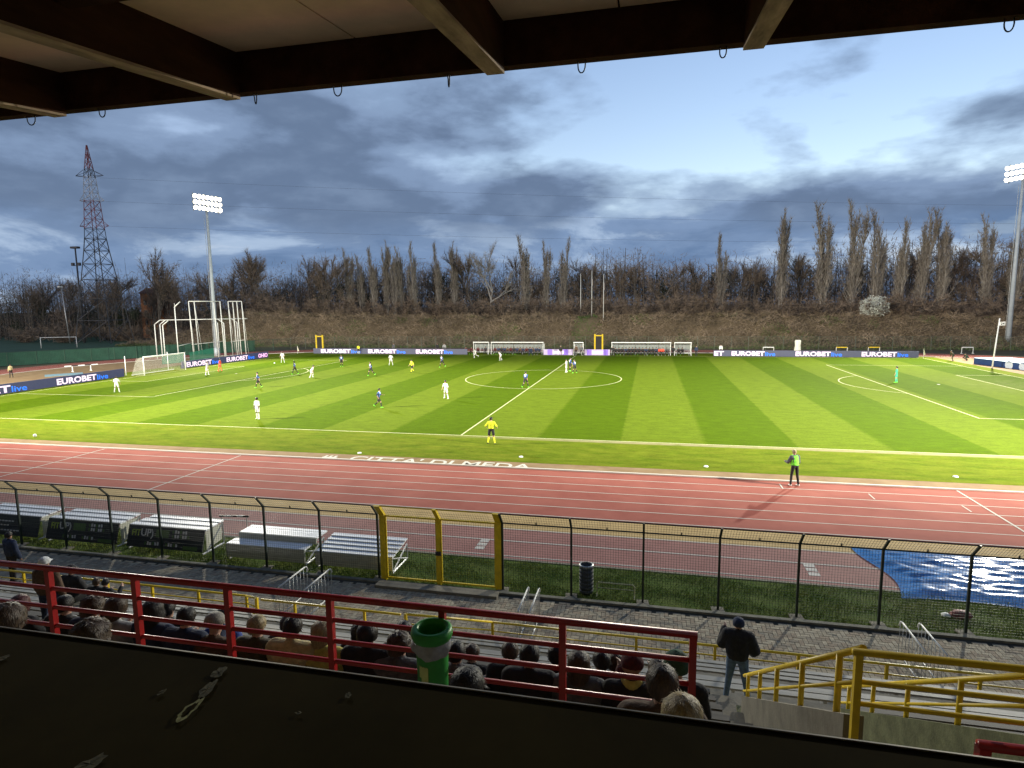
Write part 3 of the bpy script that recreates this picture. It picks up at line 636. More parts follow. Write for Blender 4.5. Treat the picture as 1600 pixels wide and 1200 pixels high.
# ------------------------------------------------------------------ people
def rot_x(v, a): c, s = math.cos(a), math.sin(a); return Vector((v[0], v[1]*c+v[2]*s, -v[1]*s+v[2]*c))   # positive a leans forward (+y)
def skeleton(lean=0, legs=((3, 3, 4), (-3, 3, 4)), arms=((5, 12, 15), (5, 12, 15)), head=0, turn=0, seat=None):
    """joints of a person 1.78 m tall facing +y; angles in degrees"""
    j = {}
    hipz = 0
    def leg(a, b, s, sg):
        a, b, s = R(a), R(b), R(s); hip = Vector((sg*0.095, 0, 0))
        kn = hip+Vector((sg*math.sin(s)*0.44, math.sin(a)*0.44, -math.cos(a)*0.44*math.cos(s)))
        an = kn+Vector((sg*math.sin(s)*0.43, math.sin(a-b)*0.43, -math.cos(a-b)*0.43*math.cos(s)))
        return hip, kn, an, a-b
    lg = [leg(*legs[0], -1), leg(*legs[1], 1)]
    hipz = -min(l[2].z for l in lg)+0.075 if seat is None else seat+0.10
    P = Vector((0, 0, hipz)); L_ = R(lean)
    j['P'] = P; j['legs'] = [(P+h, P+k, P+a, t) for h, k, a, t in lg]
    up = lambda v: P+rot_x(v, L_)
    j['waist'] = up((0, 0, 0.20)); j['chest'] = up((0, 0, 0.40)); j['neck'] = up((0, 0, 0.52))
    hv = R(lean*0.45+head)
    hd = lambda v: j['neck']+rot_x((v[0]*math.cos(R(turn))+v[1]*math.sin(R(turn)), -v[0]*math.sin(R(turn))+v[1]*math.cos(R(turn)), v[2]), hv)
    j['hd'] = hd; j['arms'] = []
    for (a, o, e), sg in zip(arms, (-1, 1)):
        a, o, e = R(a), R(o), R(e); sh = Vector((sg*0.185, 0, 0.455))
        d1 = Vector((sg*math.sin(o), math.sin(a)*math.cos(o), -math.cos(a)*math.cos(o)))
        d2 = Vector((sg*math.sin(o)*0.2-sg*0.25*math.sin(e), math.sin(a+e), -math.cos(a+e))).normalized()
        el = sh+d1*0.29; wr = el+d2*0.25
        j['arms'].append((up(sh), up(el), up(wr), rot_x(d2, L_)))
    return j
SK, TP, BT, SO, SH = 0, 1, 2, 3, 4
def prims(j, kit='street', fat=0.0, detail=False):
    """tapered capsules: (slot, a, b, ra, rb)"""
    p = []; jk = {'street': 0.028, 'kit': 0.006}[kit]+fat
    P, W, Ch, Nk = j['P'], j['waist'], j['chest'], j['neck']
    ex = Vector((1, 0, 0))
    for s in (-1, 1):
        p.append((BT, P+ex*s*0.065, W+ex*s*0.05, 0.10+fat*0.6, 0.09+fat*0.6))
        p.append((TP, W+ex*s*0.055-Vector((0, 0, 0.10)), W+ex*s*0.06, 0.098+jk, 0.10+jk)); p.append((TP, W+ex*s*0.06, Ch+ex*s*0.085, 0.10+jk, 0.095+jk))
    a0, a1 = j['arms'][0][0], j['arms'][1][0]
    p.append((TP, a0, a1, 0.062+jk, 0.062+jk)); p.append((TP, Ch, Nk-(Nk-Ch)*0.12, 0.085+jk, 0.06+jk*0.6))
    hd = j['hd']
    p.append((SK, Nk-(Nk-Ch)*0.2, hd((0, 0.01, 0.08)), 0.056, 0.052))
    p.append((SK, hd((0, 0.015, 0.10)), hd((0, 0.0, 0.185)), 0.066, 0.086)); p.append((SK, hd((0, 0.045, 0.075)), hd((0, 0.03, 0.12)), 0.045, 0.058))
    p.append((SK, hd((0, 0.095, 0.125)), hd((0, 0.085, 0.155)), 0.016, 0.010))
    for s in (-1, 1): p.append((SK, hd((s*0.083, -0.005, 0.125)), hd((s*0.088, -0.01, 0.15)), 0.014, 0.017))
    for sh, el, wr, d2 in j['arms']:
        p.append((TP, sh, el, 0.056+jk, 0.046+jk))
        if kit == 'street': p.append((TP, el, wr, 0.046+jk, 0.036+jk*0.7))
        else: p.append((SK, el, wr, 0.043, 0.030))
        p.append((SK, wr, wr+d2*0.075, 0.030, 0.034))
        if detail:
            u = d2.orthogonal().normalized(); w = d2.cross(u)
            for q, ln in ((-0.030, 0.060), (-0.010, 0.072), (0.010, 0.066), (0.029, 0.050)):
                b0 = wr+d2*0.085+u*q; b1 = b0+d2*ln*0.55+w*0.006; p.append((SK, b0, b1, 0.0100, 0.0095)); p.append((SK, b1, b1+d2*ln*0.4+w*0.022, 0.0095, 0.0085))
            p.append((SK, wr+d2*0.03+u*0.028, wr+d2*0.075+u*0.055+w*0.012, 0.012, 0.0105))
        else: p.append((SK, wr+d2*0.07, wr+d2*0.13+Vector((0, 0, -0.01)), 0.030, 0.018))
    for hip, kn, an, t in j['legs']:
        if kit == 'street':
            p.append((BT, hip, kn, 0.092+fat*0.5, 0.066)); p.append((BT, kn, an+Vector((0, 0, 0.02)), 0.066, 0.052))
        else:
            mid = hip+(kn-hip)*0.72; p.append((BT, hip, mid, 0.098, 0.090)); p.append((SK, mid, kn, 0.068, 0.056)); p.append((SO, kn+(an-kn)*0.12, kn+(an-kn)*0.45, 0.052, 0.058)); p.append((SO, kn+(an-kn)*0.4, an, 0.058, 0.040))
        fd = Vector((0, math.cos(min(0.9, max(-0.9, t*0.8))), math.sin(min(0.9, max(-0.9, t*0.8)))*0.9))
        p.append((SH, an-fd*0.045-Vector((0, 0, 0.035)), an+fd*0.15-Vector((0, 0, 0.040)), 0.040, 0.033)); p.append((SH, an, an+fd*0.07-Vector((0, 0, 0.03)), 0.042, 0.040))
    return p
def capsule(mb, a, b, ra, rb, n=10):
    d = b-a; L_ = max(d.length, 1e-4); d = d.normalized() if d.length > 1e-5 else Vector((0, 0, 1)); u = d.orthogonal().normalized(); w = d.cross(u)
    rings = []
    for k in range(1, 4): t = math.pi/2*(1-k/3); rings.append((a-d*ra*math.sin(t), ra*math.cos(t)))
    for k in range(0, 3): t = math.pi/2*(k/3); rings.append((b+d*rb*math.sin(t), rb*math.cos(t)))
    v = [a-d*ra]
    for c, r_ in rings:
        for i in range(n): t = 2*math.pi*i/n; v.append(c+(u*math.cos(t)+w*math.sin(t))*r_)
    v.append(b+d*rb); m = len(rings); f = []
    for i in range(n): f.append((0, 1+(i+1) % n, 1+i))
    for k in range(m-1):
        for i in range(n): f.append((1+k*n+i, 1+k*n+(i+1) % n, 1+(k+1)*n+(i+1) % n, 1+(k+1)*n+i))
    e = len(v)-1
    for i in range(n): f.append((1+(m-1)*n+i, 1+(m-1)*n+(i+1) % n, e))
    mb.add(v, f)
def skin_mesh(name, pr_, voxel, smooth=4):
    """fuse the capsules into one continuous surface and mark what each face is"""
    mb = MB()
    for s, a, b, ra, rb in pr_: capsule(mb, Vector(a), Vector(b), ra, rb)
    me = bpy.data.meshes.new('tmp'); me.from_pydata(mb.v, [], mb.f); o = bpy.data.objects.new('tmp', me); COL.objects.link(o)
    md = o.modifiers.new('r', 'REMESH'); md.mode = 'VOXEL'; md.voxel_size = voxel
    ms = o.modifiers.new('s', 'SMOOTH'); ms.factor = 0.5; ms.iterations = smooth
    out = bpy.data.meshes.new_from_object(o.evaluated_get(bpy.context.evaluated_depsgraph_get())); out.name = name
    bpy.data.objects.remove(o); bpy.data.meshes.remove(me)
    n = len(out.polygons); c = np.empty(n*3, dtype=np.float32); out.polygons.foreach_get('center', c); c = c.reshape(-1, 3)
    best = np.full(n, 1e9); lab = np.zeros(n, dtype=np.int32)
    for s, a, b, ra, rb in pr_:
        a, b = np.array(a), np.array(b); ab = b-a; t = np.clip(((c-a)@ab)/(ab@ab+1e-9), 0, 1)
        d = np.linalg.norm(c-a-t[:, None]*ab, axis=1)-(ra+(rb-ra)*t); k = d < best; best[k] = d[k]; lab[k] = s
    out.polygons.foreach_set('material_index', lab); out.polygons.foreach_set('use_smooth', np.ones(n, dtype=bool))
    return out
def hair_mesh(j, style, seed=0):
    """hair or headgear sitting on the head of a posed skeleton"""
    hd = j['hd']; r_ = random.Random(seed); mb = MB(); nu, nv = 28, 14
    down = {'short': 0.10, 'long': 0.0, 'bob': 0.03, 'cap': 0.155, 'beanie': 0.125, 'bald': 0.15, 'curly': 0.07}[style]
    thick = {'short': 0.010, 'long': 0.022, 'bob': 0.024, 'cap': 0.016, 'beanie': 0.020, 'bald': 0.004, 'curly': 0.03}[style]
    v = []; jit = {'short': 0.003, 'long': 0.004, 'bob': 0.004, 'cap': 0.0, 'beanie': 0.002, 'bald': 0.002, 'curly': 0.009}[style]
    for jv in range(nv+1):
        for iu in range(nu):
            th = 2*math.pi*iu/nu; back = 0.5-0.5*math.sin(th)      # 1 at the back of the head
            lo = down+(0.075 if style in ('short', 'bald', 'curly') else 0.13 if style in ('long', 'bob') else 0.0)*(1-back)
            ph = (math.pi/2)*(1-jv/nv); zz = 0.175+0.098*math.sin(ph) if jv < nv*0.55 else None
            top = 0.175+math.sin(math.pi/2*(1-jv/(nv*0.55)))*0.10 if jv <= nv*0.55 else 0.175+(lo-0.175)*((jv-nv*0.55)/(nv*0.45))
            q = math.cos(math.pi/2*(1-jv/(nv*0.55))) if jv <= nv*0.55 else 1-0.06*((jv-nv*0.55)/(nv*0.45))+(0.12*((jv-nv*0.55)/(nv*0.45)) if style == 'long' else 0)
            e = thick+r_.uniform(-jit, jit)
            v.append(hd((math.cos(th)*(0.088+e)*q, math.sin(th)*(0.098+e)*q-0.002, top+e*0.7*(1 if jv < nv*0.55 else 0))))
    f = [(k*nu+i, k*nu+(i+1) % nu, (k+1)*nu+(i+1) % nu, (k+1)*nu+i) for k in range(nv) for i in range(nu)]
    mb.add(v, f)
    if style not in ('cap', 'beanie', 'bald'):
        for _ in range(260):
            i = r_.randrange(nu*2, nu*nv); p = Vector(v[i]); q = Vector(v[min(len(v)-1, i+nu)]); nrm = (p-Vector(hd((0, 0, 0.15)))).normalized()
            side = nrm.orthogonal().normalized()*0.004; e = p+(q-p).normalized()*r_.uniform(0.02, 0.045)+nrm*r_.uniform(0.002, 0.014)+Vector((r_.gauss(0, 0.006), r_.gauss(0, 0.006), 0))
            mb.add([p-side, p+side, e], [(0, 1, 2)])
    if style == 'cap':
        pts = [hd((math.sin(a)*0.075, 0.09+math.cos(a)*0.10, 0.178-0.012*math.cos(a))) for a in np.linspace(-1.4, 1.4, 9)]; base = [hd((math.sin(a)*0.10, math.cos(a)*0.10, 0.182)) for a in np.linspace(-1.1, 1.1, 9)]
        mb.add(base+pts, [(i, i+1, 10+i, 9+i) for i in range(8)])
    return mb
skins = [M('skin fair', (0.46, 0.27, 0.19), 0.55, 0.08, 9.0), M('skin tan', (0.33, 0.19, 0.125), 0.55, 0.08, 9.0), M('skin dark', (0.10, 0.055, 0.038), 0.5, 0.1, 9.0)]
hairs = {'dark': M('hair dark', (0.014, 0.010, 0.008), 0.5, 0.5, 40.0, 0.5, 55, stretch=(2.2, 2.2, 0.45)), 'brown': M('hair brown', (0.055, 0.032, 0.018), 0.5, 0.5, 40.0, 0.5, 55, stretch=(2.2, 2.2, 0.45)), 'grey': M('hair grey', (0.22, 0.20, 0.16), 0.55, 0.4, 40.0, 0.5, 55, stretch=(2.2, 2.2, 0.45)), 'blond': M('hair blond', (0.30, 0.23, 0.115), 0.5, 0.45, 40.0, 0.5, 55, stretch=(2.2, 2.2, 0.45)), 'red': M('hair red', (0.075, 0.018, 0.016), 0.5, 0.4, 40.0, 0.5, 55, stretch=(2.2, 2.2, 0.45))}
def cloth(name, c, rough=0.85): return M('cloth '+name, c, rough, 0.30, 14.0, 1.0, 9)
CL = {k: cloth(k, c) for k, c in dict(black=(0.020, 0.019, 0.020), navy=(0.022, 0.032, 0.065), grey=(0.09, 0.09, 0.095), lightgrey=(0.26, 0.26, 0.26), olive=(0.065, 0.055, 0.03), brown=(0.085, 0.05, 0.03), cream=(0.46, 0.38, 0.20), yellow=(0.44, 0.38, 0.10), white=(0.60, 0.60, 0.57), blue=(0.03, 0.06, 0.22), jeans=(0.10, 0.15, 0.22), red=(0.35, 0.02, 0.02), orange=(0.72, 0.09, 0.05), lime=(0.22, 0.85, 0.06), refyellow=(0.80, 0.80, 0.04), teal=(0.06, 0.40, 0.25), maroon=(0.07, 0.012, 0.014), green=(0.03, 0.07, 0.04), black2=(0.02, 0.02, 0.022)).items()}
def stripes_mat():
    m = bpy.data.materials.new('striped shirt'); m.use_nodes = True; nt = m.node_tree; N = nt.nodes; L = nt.links; b = N['Principled BSDF']; b.inputs['Roughness'].default_value = 0.8
    tc = N.new('ShaderNodeTexCoord'); sp = N.new('ShaderNodeSeparateXYZ'); L.new(tc.outputs['Object'], sp.inputs[0])
    w = N.new('ShaderNodeMath'); w.operation = 'SINE'; mu = N.new('ShaderNodeMath'); mu.operation = 'MULTIPLY'; mu.inputs[1].default_value = 62.0; L.new(sp.outputs[0], mu.inputs[0]); L.new(mu.outputs[0], w.inputs[0])
    r_ = N.new('ShaderNodeValToRGB'); r_.color_ramp.interpolation = 'CONSTANT'; e = r_.color_ramp.elements; e[0].color = (0.012, 0.012, 0.016, 1); e[1].position = 0.5; e[1].color = (0.05, 0.15, 0.52, 1); L.new(w.outputs[0], r_.inputs[0])
    # pale sponsor panel on the chest and number on the back
    c1 = N.new('ShaderNodeMath'); c1.operation = 'COMPARE'; c1.inputs[1].default_value = 1.30; c1.inputs[2].default_value = 0.11; L.new(sp.outputs[2], c1.inputs[0])
    c2 = N.new('ShaderNodeMath'); c2.operation = 'COMPARE'; c2.inputs[1].default_value = 0.0; c2.inputs[2].default_value = 0.09; L.new(sp.outputs[0], c2.inputs[0])
    mm = N.new('ShaderNodeMath'); mm.operation = 'MULTIPLY'; L.new(c1.outputs[0], mm.inputs[0]); L.new(c2.outputs[0], mm.inputs[1])
    mx = N.new('ShaderNodeMix'); mx.data_type = 'RGBA'; L.new(mm.outputs[0], mx.inputs[0]); L.new(r_.outputs[0], mx.inputs[6]); mx.inputs[7].default_value = (0.62, 0.64, 0.68, 1); L.new(mx.outputs[2], b.inputs['Base Color'])
    return m
CL['stripes'] = stripes_mat()
POSE = dict(
    stand=dict(), wide=dict(lean=6, legs=((8, 10, 13), (-4, 8, 13)), arms=((8, 22, 25), (12, 22, 25))),
    walk=dict(lean=4, legs=((24, 10, 4), (-16, 22, 4)), arms=((-22, 12, 25), (24, 12, 30))),
    run=dict(lean=14, legs=((48, 62, 4), (-22, 55, 5)), arms=((-42, 14, 80), (40, 14, 80))),
    jog=dict(lean=8, legs=((-14, 40, 6), (30, 22, 6)), arms=((30, 14, 70), (-28, 14, 65))),
    bend=dict(lean=42, legs=((34, 48, 12), (14, 44, 14)), arms=((28, 18, 15), (35, 18, 12)), head=-20),
    crouch=dict(lean=48, legs=((95, 125, 10), (70, 130, 8)), arms=((55, 14, 50), (60, 14, 45)), head=-15),
    hips=dict(lean=0, legs=((2, 2, 9), (-2, 2, 9)), arms=((-14, 38, 70), (-14, 38, 70))),
    phone=dict(lean=2, legs=((4, 5, 6), (-8, 6, 9)), arms=((22, 20, 128), (8, 24, 42)), head=6),
    bag=dict(lean=6, legs=((6, 8, 5), (-2, 6, 5)), arms=((20, 22, 75), (8, 12, 25)), head=10),
    sit=dict(lean=8, legs=((84, 84, 8), (84, 84, 8)), arms=((30, 12, 62), (30, 12, 62)), seat=0.42),
    sit2=dict(lean=16, legs=((86, 88, 12), (82, 80, 12)), arms=((40, 16, 70), (36, 16, 80)), head=5, turn=20, seat=0.42),
    sit3=dict(lean=4, legs=((84, 80, 6), (86, 92, 5)), arms=((24, 14, 95), (40, 12, 100)), head=12, turn=-15, seat=0.42),
    sit4=dict(lean=22, legs=((84, 84, 10), (84, 84, 10)), arms=((48, 12, 55), (48, 12, 55)), head=-8, turn=-30, seat=0.42))
_body = {}; _hair = {}
def person(label, loc, face, pose='stand', kit='street', top='black', bottom='navy', socks='white', shoes='black', hair='dark', style='short', skin=0, group=None, scale=1.0, voxel=0.03, fat=0.0, detail=False, head_top=None, cat='person'):
    k = (pose, kit, voxel, fat, detail); j = skeleton(**POSE[pose])
    if k not in _body: _body[k] = skin_mesh('body', prims(j, kit, fat, detail), voxel, 3 if voxel > 0.02 else 4)
    o = thing('person', label, cat, loc, 0, group); o.rotation_euler = (0, 0, face); o.scale = (scale,)*3
    b = link('body', _body[k], o)
    if len(_body[k].materials) == 0:
        for i in range(5): _body[k].materials.append(skins[0])
    for i, m in enumerate((skins[skin], CL[top], CL[bottom], CL[socks], CL[shoes])): b.material_slots[i].link = 'OBJECT'; b.material_slots[i].material = m
    hk = (pose, style, hair)
    if hk not in _hair: _hair[hk] = hair_mesh(j, style, len(_hair)).mesh('hair', hairs[hair] if hair in hairs else CL[hair], True)
    link('cap' if style in ('cap', 'beanie') else 'hair', _hair[hk], o)
    if detail:
        if 'eye' not in _body: _body['eye'] = MB().lathe([(0.0, -0.007), (0.007, 0.0), (0.0, 0.007)], 8).mesh('eye', black_plastic)
        for s in (-1, 1): link('eye', _body['eye'], o, j['hd']((s*0.03, 0.086, 0.150)))
    return o

# players and officials on the pitch: white kit, blue and black striped kit
WK = dict(kit='kit', top='white', bottom='white', socks='white', shoes='white'); BK = dict(kit='kit', top='stripes', bottom='black', socks='black', shoes='lime')
PLAYERS = [
    ('player in white walking away near the left edge of the penalty area', -42.48, -17.79, 20, 'wide', WK, 'dark', 1), ('player in white standing next to the goalkeeper in orange', -44.36, -1.95, -70, 'wide', WK, 'brown', 0),
    ('striped player walking on the edge of the left penalty area', -29.36, -12.44, 130, 'walk', BK, 'dark', 0), ('player in white standing by the far end of the left goal line boards', -44.35, 15.03, 190, 'wide', WK, 'brown', 0),
    ('striped player turned to the left just in front of the bending player', -32.87, 0.21, 100, 'walk', BK, 'dark', 2), ('player in white bending forward on the left half', -28.75, -2.83, -70, 'bend', WK, 'dark', 1),
    ('striped player below the leftmost far board lettering', -31.64, 10.35, 200, 'stand', BK, 'brown', 0), ('striped player running in the middle of the left half', -22.05, 0.09, 150, 'jog', BK, 'dark', 0),
    ('player in white in front of the second far board lettering', -25.06, 12.96, 10, 'wide', WK, 'dark', 1), ('striped player jogging below the third far board lettering', -16.43, 11.11, 160, 'jog', BK, 'dark', 1),
    ('player in white running past the small left shelter', -16.11, 26.99, 120, 'run', WK, 'brown', 0), ('player in white stooping in front of the long left shelter', -10.67, 22.76, 100, 'bend', WK, 'dark', 1),
    ('player in white nearest to the near touchline on the left', -17.61, -29.20, 170, 'stand', WK, 'dark', 2), ('striped player striding on the left half nearest to the camera', -10.44, -22.61, -80, 'jog', BK, 'dark', 1),
    ('player in white with legs apart outside the centre circle', -6.30, -16.88, 160, 'wide', WK, 'dark', 1), ('striped player with a pale blue back beside the halfway line', -0.41, -8.41, -15, 'jog', BK, 'dark', 0),
    ('player in white of the three standing close together on the centre circle', 1.89, 6.64, 90, 'stand', WK, 'dark', 1), ('striped player in the middle of the three on the centre circle', 2.15, 8.2, -60, 'wide', BK, 'dark', 0), ('striped player on the right of the three on the centre circle', 3.03, 6.04, 60, 'wide', BK, 'brown', 0),
]
for lb, x, y, f, po, kt, hr, sk in PLAYERS:
    s = random.uniform(0.98, 1.05); person(lb, (x, y, 0.008), R(f), po, hair=hr, skin=sk, group='footballers on the pitch', scale=s, **kt)
person('goalkeeper in an orange red kit near the left goal', (-45.97, 2.57, 0.008), R(-80), 'wide', 'kit', 'orange', 'orange', 'orange', 'orange', group='footballers on the pitch')
person('goalkeeper in a pale green kit in the right penalty area', (37.88, 0.98, 0.008), R(60), 'stand', 'kit', 'teal', 'teal', 'teal', 'lime', group='footballers on the pitch')
person('referee in a yellow shirt and black shorts on the left half', (-18.21, 4.25, 0.008), R(150), 'walk', 'kit', 'refyellow', 'black', 'refyellow', 'black', group='match officials')
person('assistant referee in yellow standing on the near touchline', (2.69, -34.44, 0.004), R(0), 'hips', 'kit', 'refyellow', 'black', 'refyellow', 'black', group='match officials', voxel=0.024)
person('assistant referee in yellow by the far boards', (-40.17, 32.6, 0.004), R(180), 'stand', 'kit', 'refyellow', 'black', 'refyellow', 'black', group='match officials')
vest = person('person in a bright green bib standing on the kerb of the track', (19.07, -40.45, 0.008), R(25), 'bag', 'street', 'grey', 'black', 'white', 'white', 'blond', 'short', voxel=0.022)
vb = MB(); j = skeleton(**POSE['bag'])
for k, (zz, rx_, ry_) in enumerate(((1.02, 0.205, 0.165), (1.15, 0.205, 0.160), (1.28, 0.215, 0.160), (1.40, 0.20, 0.15), (1.47, 0.13, 0.12))):
    for i in range(20):
        t = 2*math.pi*i/20; vb.v.append((math.cos(t)*rx_, math.sin(t)*ry_+0.02+0.1*(zz-0.93), zz))
vb.f = [(k*20+i, k*20+(i+1) % 20, (k+1)*20+(i+1) % 20, (k+1)*20+i) for k in range(4) for i in range(20)]; vb.m = [0]*len(vb.f)
vb.build('bib', CL['lime'], vest, True)
OTH = [('steward in a pale vest on the bend behind the left boards', -69.09, -7.94, 90, 'stand', 'cream', 'black', 'dark'), ('photographer in olive crouching by the right corner flag', 54.5, 27.6, 90, 'bend', 'olive', 'green', 'dark'), ('photographer in dark clothes sitting beside the crouching one', 56.9, 28.9, 100, 'crouch', 'green', 'black', 'brown'),
       ('person in black standing alone in front of the purple board', -2.51, 32.2, 180, 'stand', 'black', 'black', 'grey'), ('person in dark clothes at the left of the smallest shelter', 0.08, 32.6, 170, 'stand', 'brown', 'black', 'dark'), ('person with a pale bib at the right of the smallest shelter', 0.95, 32.5, 190, 'wide', 'grey', 'black', 'brown'),
       ('coach in black at the left end of the long right shelter', 6.32, 31.6, 160, 'wide', 'black', 'black', 'dark'), ('person in black between the two right shelters', 16.0, 32.9, 180, 'walk', 'black', 'black', 'dark'), ('person in dark clothes at the right of the last shelter', 19.7, 33.0, 150, 'stand', 'navy', 'black', 'brown'),
       ('member of staff in navy leaning forward at the long left shelter', -7.6, 31.6, 190, 'bend', 'navy', 'navy', 'dark'), ('person in black behind the third far board lettering', -26.6, 37.6, 180, 'stand', 'black', 'black', 'dark'), ('camera operator in grey behind the third far board lettering', -25.3, 37.8, 190, 'wide', 'lightgrey', 'grey', 'brown'), ('person in grey behind the second far board lettering', -35.4, 37.6, 170, 'stand', 'grey', 'grey', 'dark'), ('person in white behind the left end of the right boards', 23.9, 36.6, 180, 'stand', 'white', 'grey', 'brown')]
for lb, x, y, f, po, tp, bt, hr in OTH: person(lb, (x, y, 0.008), R(f), po, 'street', tp, bt, 'black', 'black', hr)
# people on the substitutes' benches
SUB = []
def subs(x0, x1, n, y, label, tops):
    for i in range(n):
        x = x0+(x1-x0)*i/(n-1); o = person(label, (x, y+random.uniform(-0.05, 0.05), 0.03), R(180+random.uniform(-15, 15)), random.choice(['sit', 'sit2', 'sit4']), 'street', random.choice(tops), 'black', 'black', random.choice(['white', 'black', 'black', 'lime']), random.choice(['dark', 'brown', 'dark']), skin=random.choice([0, 0, 1]), group=label.split(' sitting')[0]+' seated there')
subs(-14.6, -6.6, 15, 34.55, 'substitute in dark clothes sitting in the long left shelter', ['black', 'maroon', 'navy', 'black', 'brown'])
subs(6.6, 15.0, 16, 34.55, 'substitute in dark clothes sitting in the long right shelter', ['black', 'black', 'navy', 'grey', 'orange', 'black'])
subs(-19.9, -18.9, 2, 34.3, 'person in maroon sitting left of the small left shelter', ['maroon', 'maroon'])
subs(-17.8, -16.4, 2, 34.6, 'person in dark clothes sitting in the small left shelter', ['maroon', 'black'])
subs(17.0, 17.6, 2, 34.6, 'person in black sitting in the small right shelter', ['black', 'black'])
SPECT = [
    ('spectator in a pale jacket one row below at the left edge', 4.66, -64.45, 4.78, 3.66, 'sit2', 'lightgrey', 'brown', 'short'),
    ('dark haired spectator one row below left of the first railing post', 5.33, -64.45, 4.82, 3.66, 'sit', 'olive', 'dark', 'bob'),
    ('spectator with dark red hair leaning at the left edge', 4.97, -65.25, 5.26, 4.06, 'sit4', 'black', 'red', 'bob'),
    ('dark haired spectator in black right of the red haired one', 5.64, -65.25, 5.33, 4.06, 'sit', 'black', 'dark', 'short'),
    ('brown haired spectator in navy behind the first railing post', 6.07, -65.25, 5.36, 4.06, 'sit2', 'navy', 'brown', 'curly'),
    ('brown haired spectator with a pale hood left of the second railing post', 6.40, -65.25, 5.39, 4.06, 'sit3', 'lightgrey', 'brown', 'bob'),
    ('long haired spectator in navy right of the second railing post', 6.87, -65.25, 5.39, 4.06, 'sit', 'navy', 'dark', 'long'),
    ('short haired spectator in navy holding a phone', 7.33, -65.25, 5.37, 4.06, 'sit3', 'navy', 'dark', 'short'),
    ('spectator in a brown jacket and grey cap', 7.69, -65.25, 5.34, 4.06, 'sit2', 'brown', 'grey', 'cap'),
    ('fair haired spectator in olive right of the third railing post', 8.20, -65.25, 5.36, 4.06, 'sit', 'olive', 'blond', 'short'),
    ('dark haired spectator in a cream jacket', 8.65, -65.25, 5.40, 4.06, 'sit3', 'cream', 'dark', 'short'),
    ('fair haired spectator in a yellow jacket', 8.98, -65.25, 5.37, 4.06, 'sit', 'yellow', 'blond', 'bob'),
    ('spectator in black with a dark knitted hat left of the curly one', 9.50, -65.25, 5.41, 4.06, 'sit', 'black', 'dark', 'beanie'),
    ('curly haired spectator in dark grey left of the green bin', 9.86, -65.25, 5.35, 4.06, 'sit2', 'grey', 'brown', 'curly'),
    ('dark haired spectator one row below, left of the green bin', 9.56, -64.45, 5.02, 3.66, 'sit3', 'grey', 'dark', 'short'),
    ('dark haired spectator in grey right of the green bin', 10.46, -65.25, 5.32, 4.06, 'sit', 'grey', 'dark', 'short'),
    ('brown haired spectator one row below, right of the green bin', 10.38, -64.45, 4.83, 3.66, 'sit2', 'black', 'brown', 'short'),
    ('brown haired spectator in black leaning towards a neighbour', 10.96, -65.00, 5.22, 4.06, 'sit3', 'black', 'brown', 'short'),
    ('dark haired spectator in black left of the sixth railing post', 11.21, -65.25, 5.39, 4.06, 'sit', 'black', 'dark', 'short'),
    ('long haired spectator in grey right of the sixth railing post', 11.69, -65.25, 5.36, 4.06, 'sit', 'grey', 'brown', 'long'),
    ('dark haired spectator half hidden by the long haired one in grey', 11.89, -65.00, 5.26, 4.06, 'sit3', 'maroon', 'dark', 'short'),
    ('spectator in black with a maroon peaked cap and yellow scarf', 12.19, -65.25, 5.42, 4.06, 'sit3', 'black', 'maroon', 'cap'),
    ('brown haired spectator left of the one in a green hat', 12.44, -65.00, 5.19, 4.06, 'sit2', 'brown', 'brown', 'bob'),
    ('spectator in black with a green knitted hat by the railing end', 12.59, -65.25, 5.47, 4.06, 'sit', 'black', 'green', 'beanie'),
    ('brown haired spectator just above the parapet in the left corner', 8.21, -67.75, 6.74, 5.48, 'sit', 'brown', 'brown', 'bob'),
    ('brown haired head with thick hair just above the parapet at the first railing post', 8.88, -67.75, 6.70, 5.48, 'sit', 'olive', 'brown', 'curly'),
    ('dark haired head just above the parapet right of the green bin', 11.37, -67.75, 6.71, 5.48, 'sit2', 'grey', 'dark', 'short'),
    ('fair haired head just above the parapet below the railing end', 12.49, -67.75, 6.69, 5.48, 'sit', 'lightgrey', 'blond', 'bob'),
    ('brown haired head half hidden by the fair haired one at the parapet', 12.40, -67.45, 6.46, 5.48, 'sit', 'brown', 'brown', 'short'),
    ('brown haired spectator in navy on the lower bench', -2.58, -58.65, 2.10, 0.72, 'sit2', 'navy', 'brown', 'short'),
    ('spectator in black with a black cap on the lower bench', -2.12, -58.65, 2.17, 0.72, 'sit', 'black', 'black', 'cap'),
    ('spectator in black on the lower bench with pale hands', -1.36, -58.65, 1.88, 0.72, 'sit4', 'black', 'brown', 'short'),
    ('spectator in black at the right end of the group on the lower bench', -1.05, -58.65, 1.87, 0.72, 'sit3', 'black2', 'dark', 'short'),
    ('spectator one row down in black below the first railing post', 6.30, -64.45, 4.93, 3.66, 'sit', 'black', 'dark', 'short'),
    ('spectator one row down in blue below the long haired one in navy', 7.15, -64.45, 4.93, 3.66, 'sit2', 'blue', 'dark', 'short'),
    ('spectator one row down in brown between the grey cap and the fair hair', 8.05, -64.45, 4.93, 3.66, 'sit3', 'brown', 'brown', 'short'),
    ('spectator one row down in black below the yellow jacket', 9.00, -64.45, 4.93, 3.66, 'sit', 'black', 'dark', 'bob'),
    ('spectator one row down in maroon below the sixth railing post', 11.35, -64.45, 4.93, 3.66, 'sit', 'maroon', 'dark', 'short'),
    ('spectator one row down in navy below the maroon cap', 12.00, -64.45, 4.93, 3.66, 'sit2', 'navy', 'brown', 'short'),
]
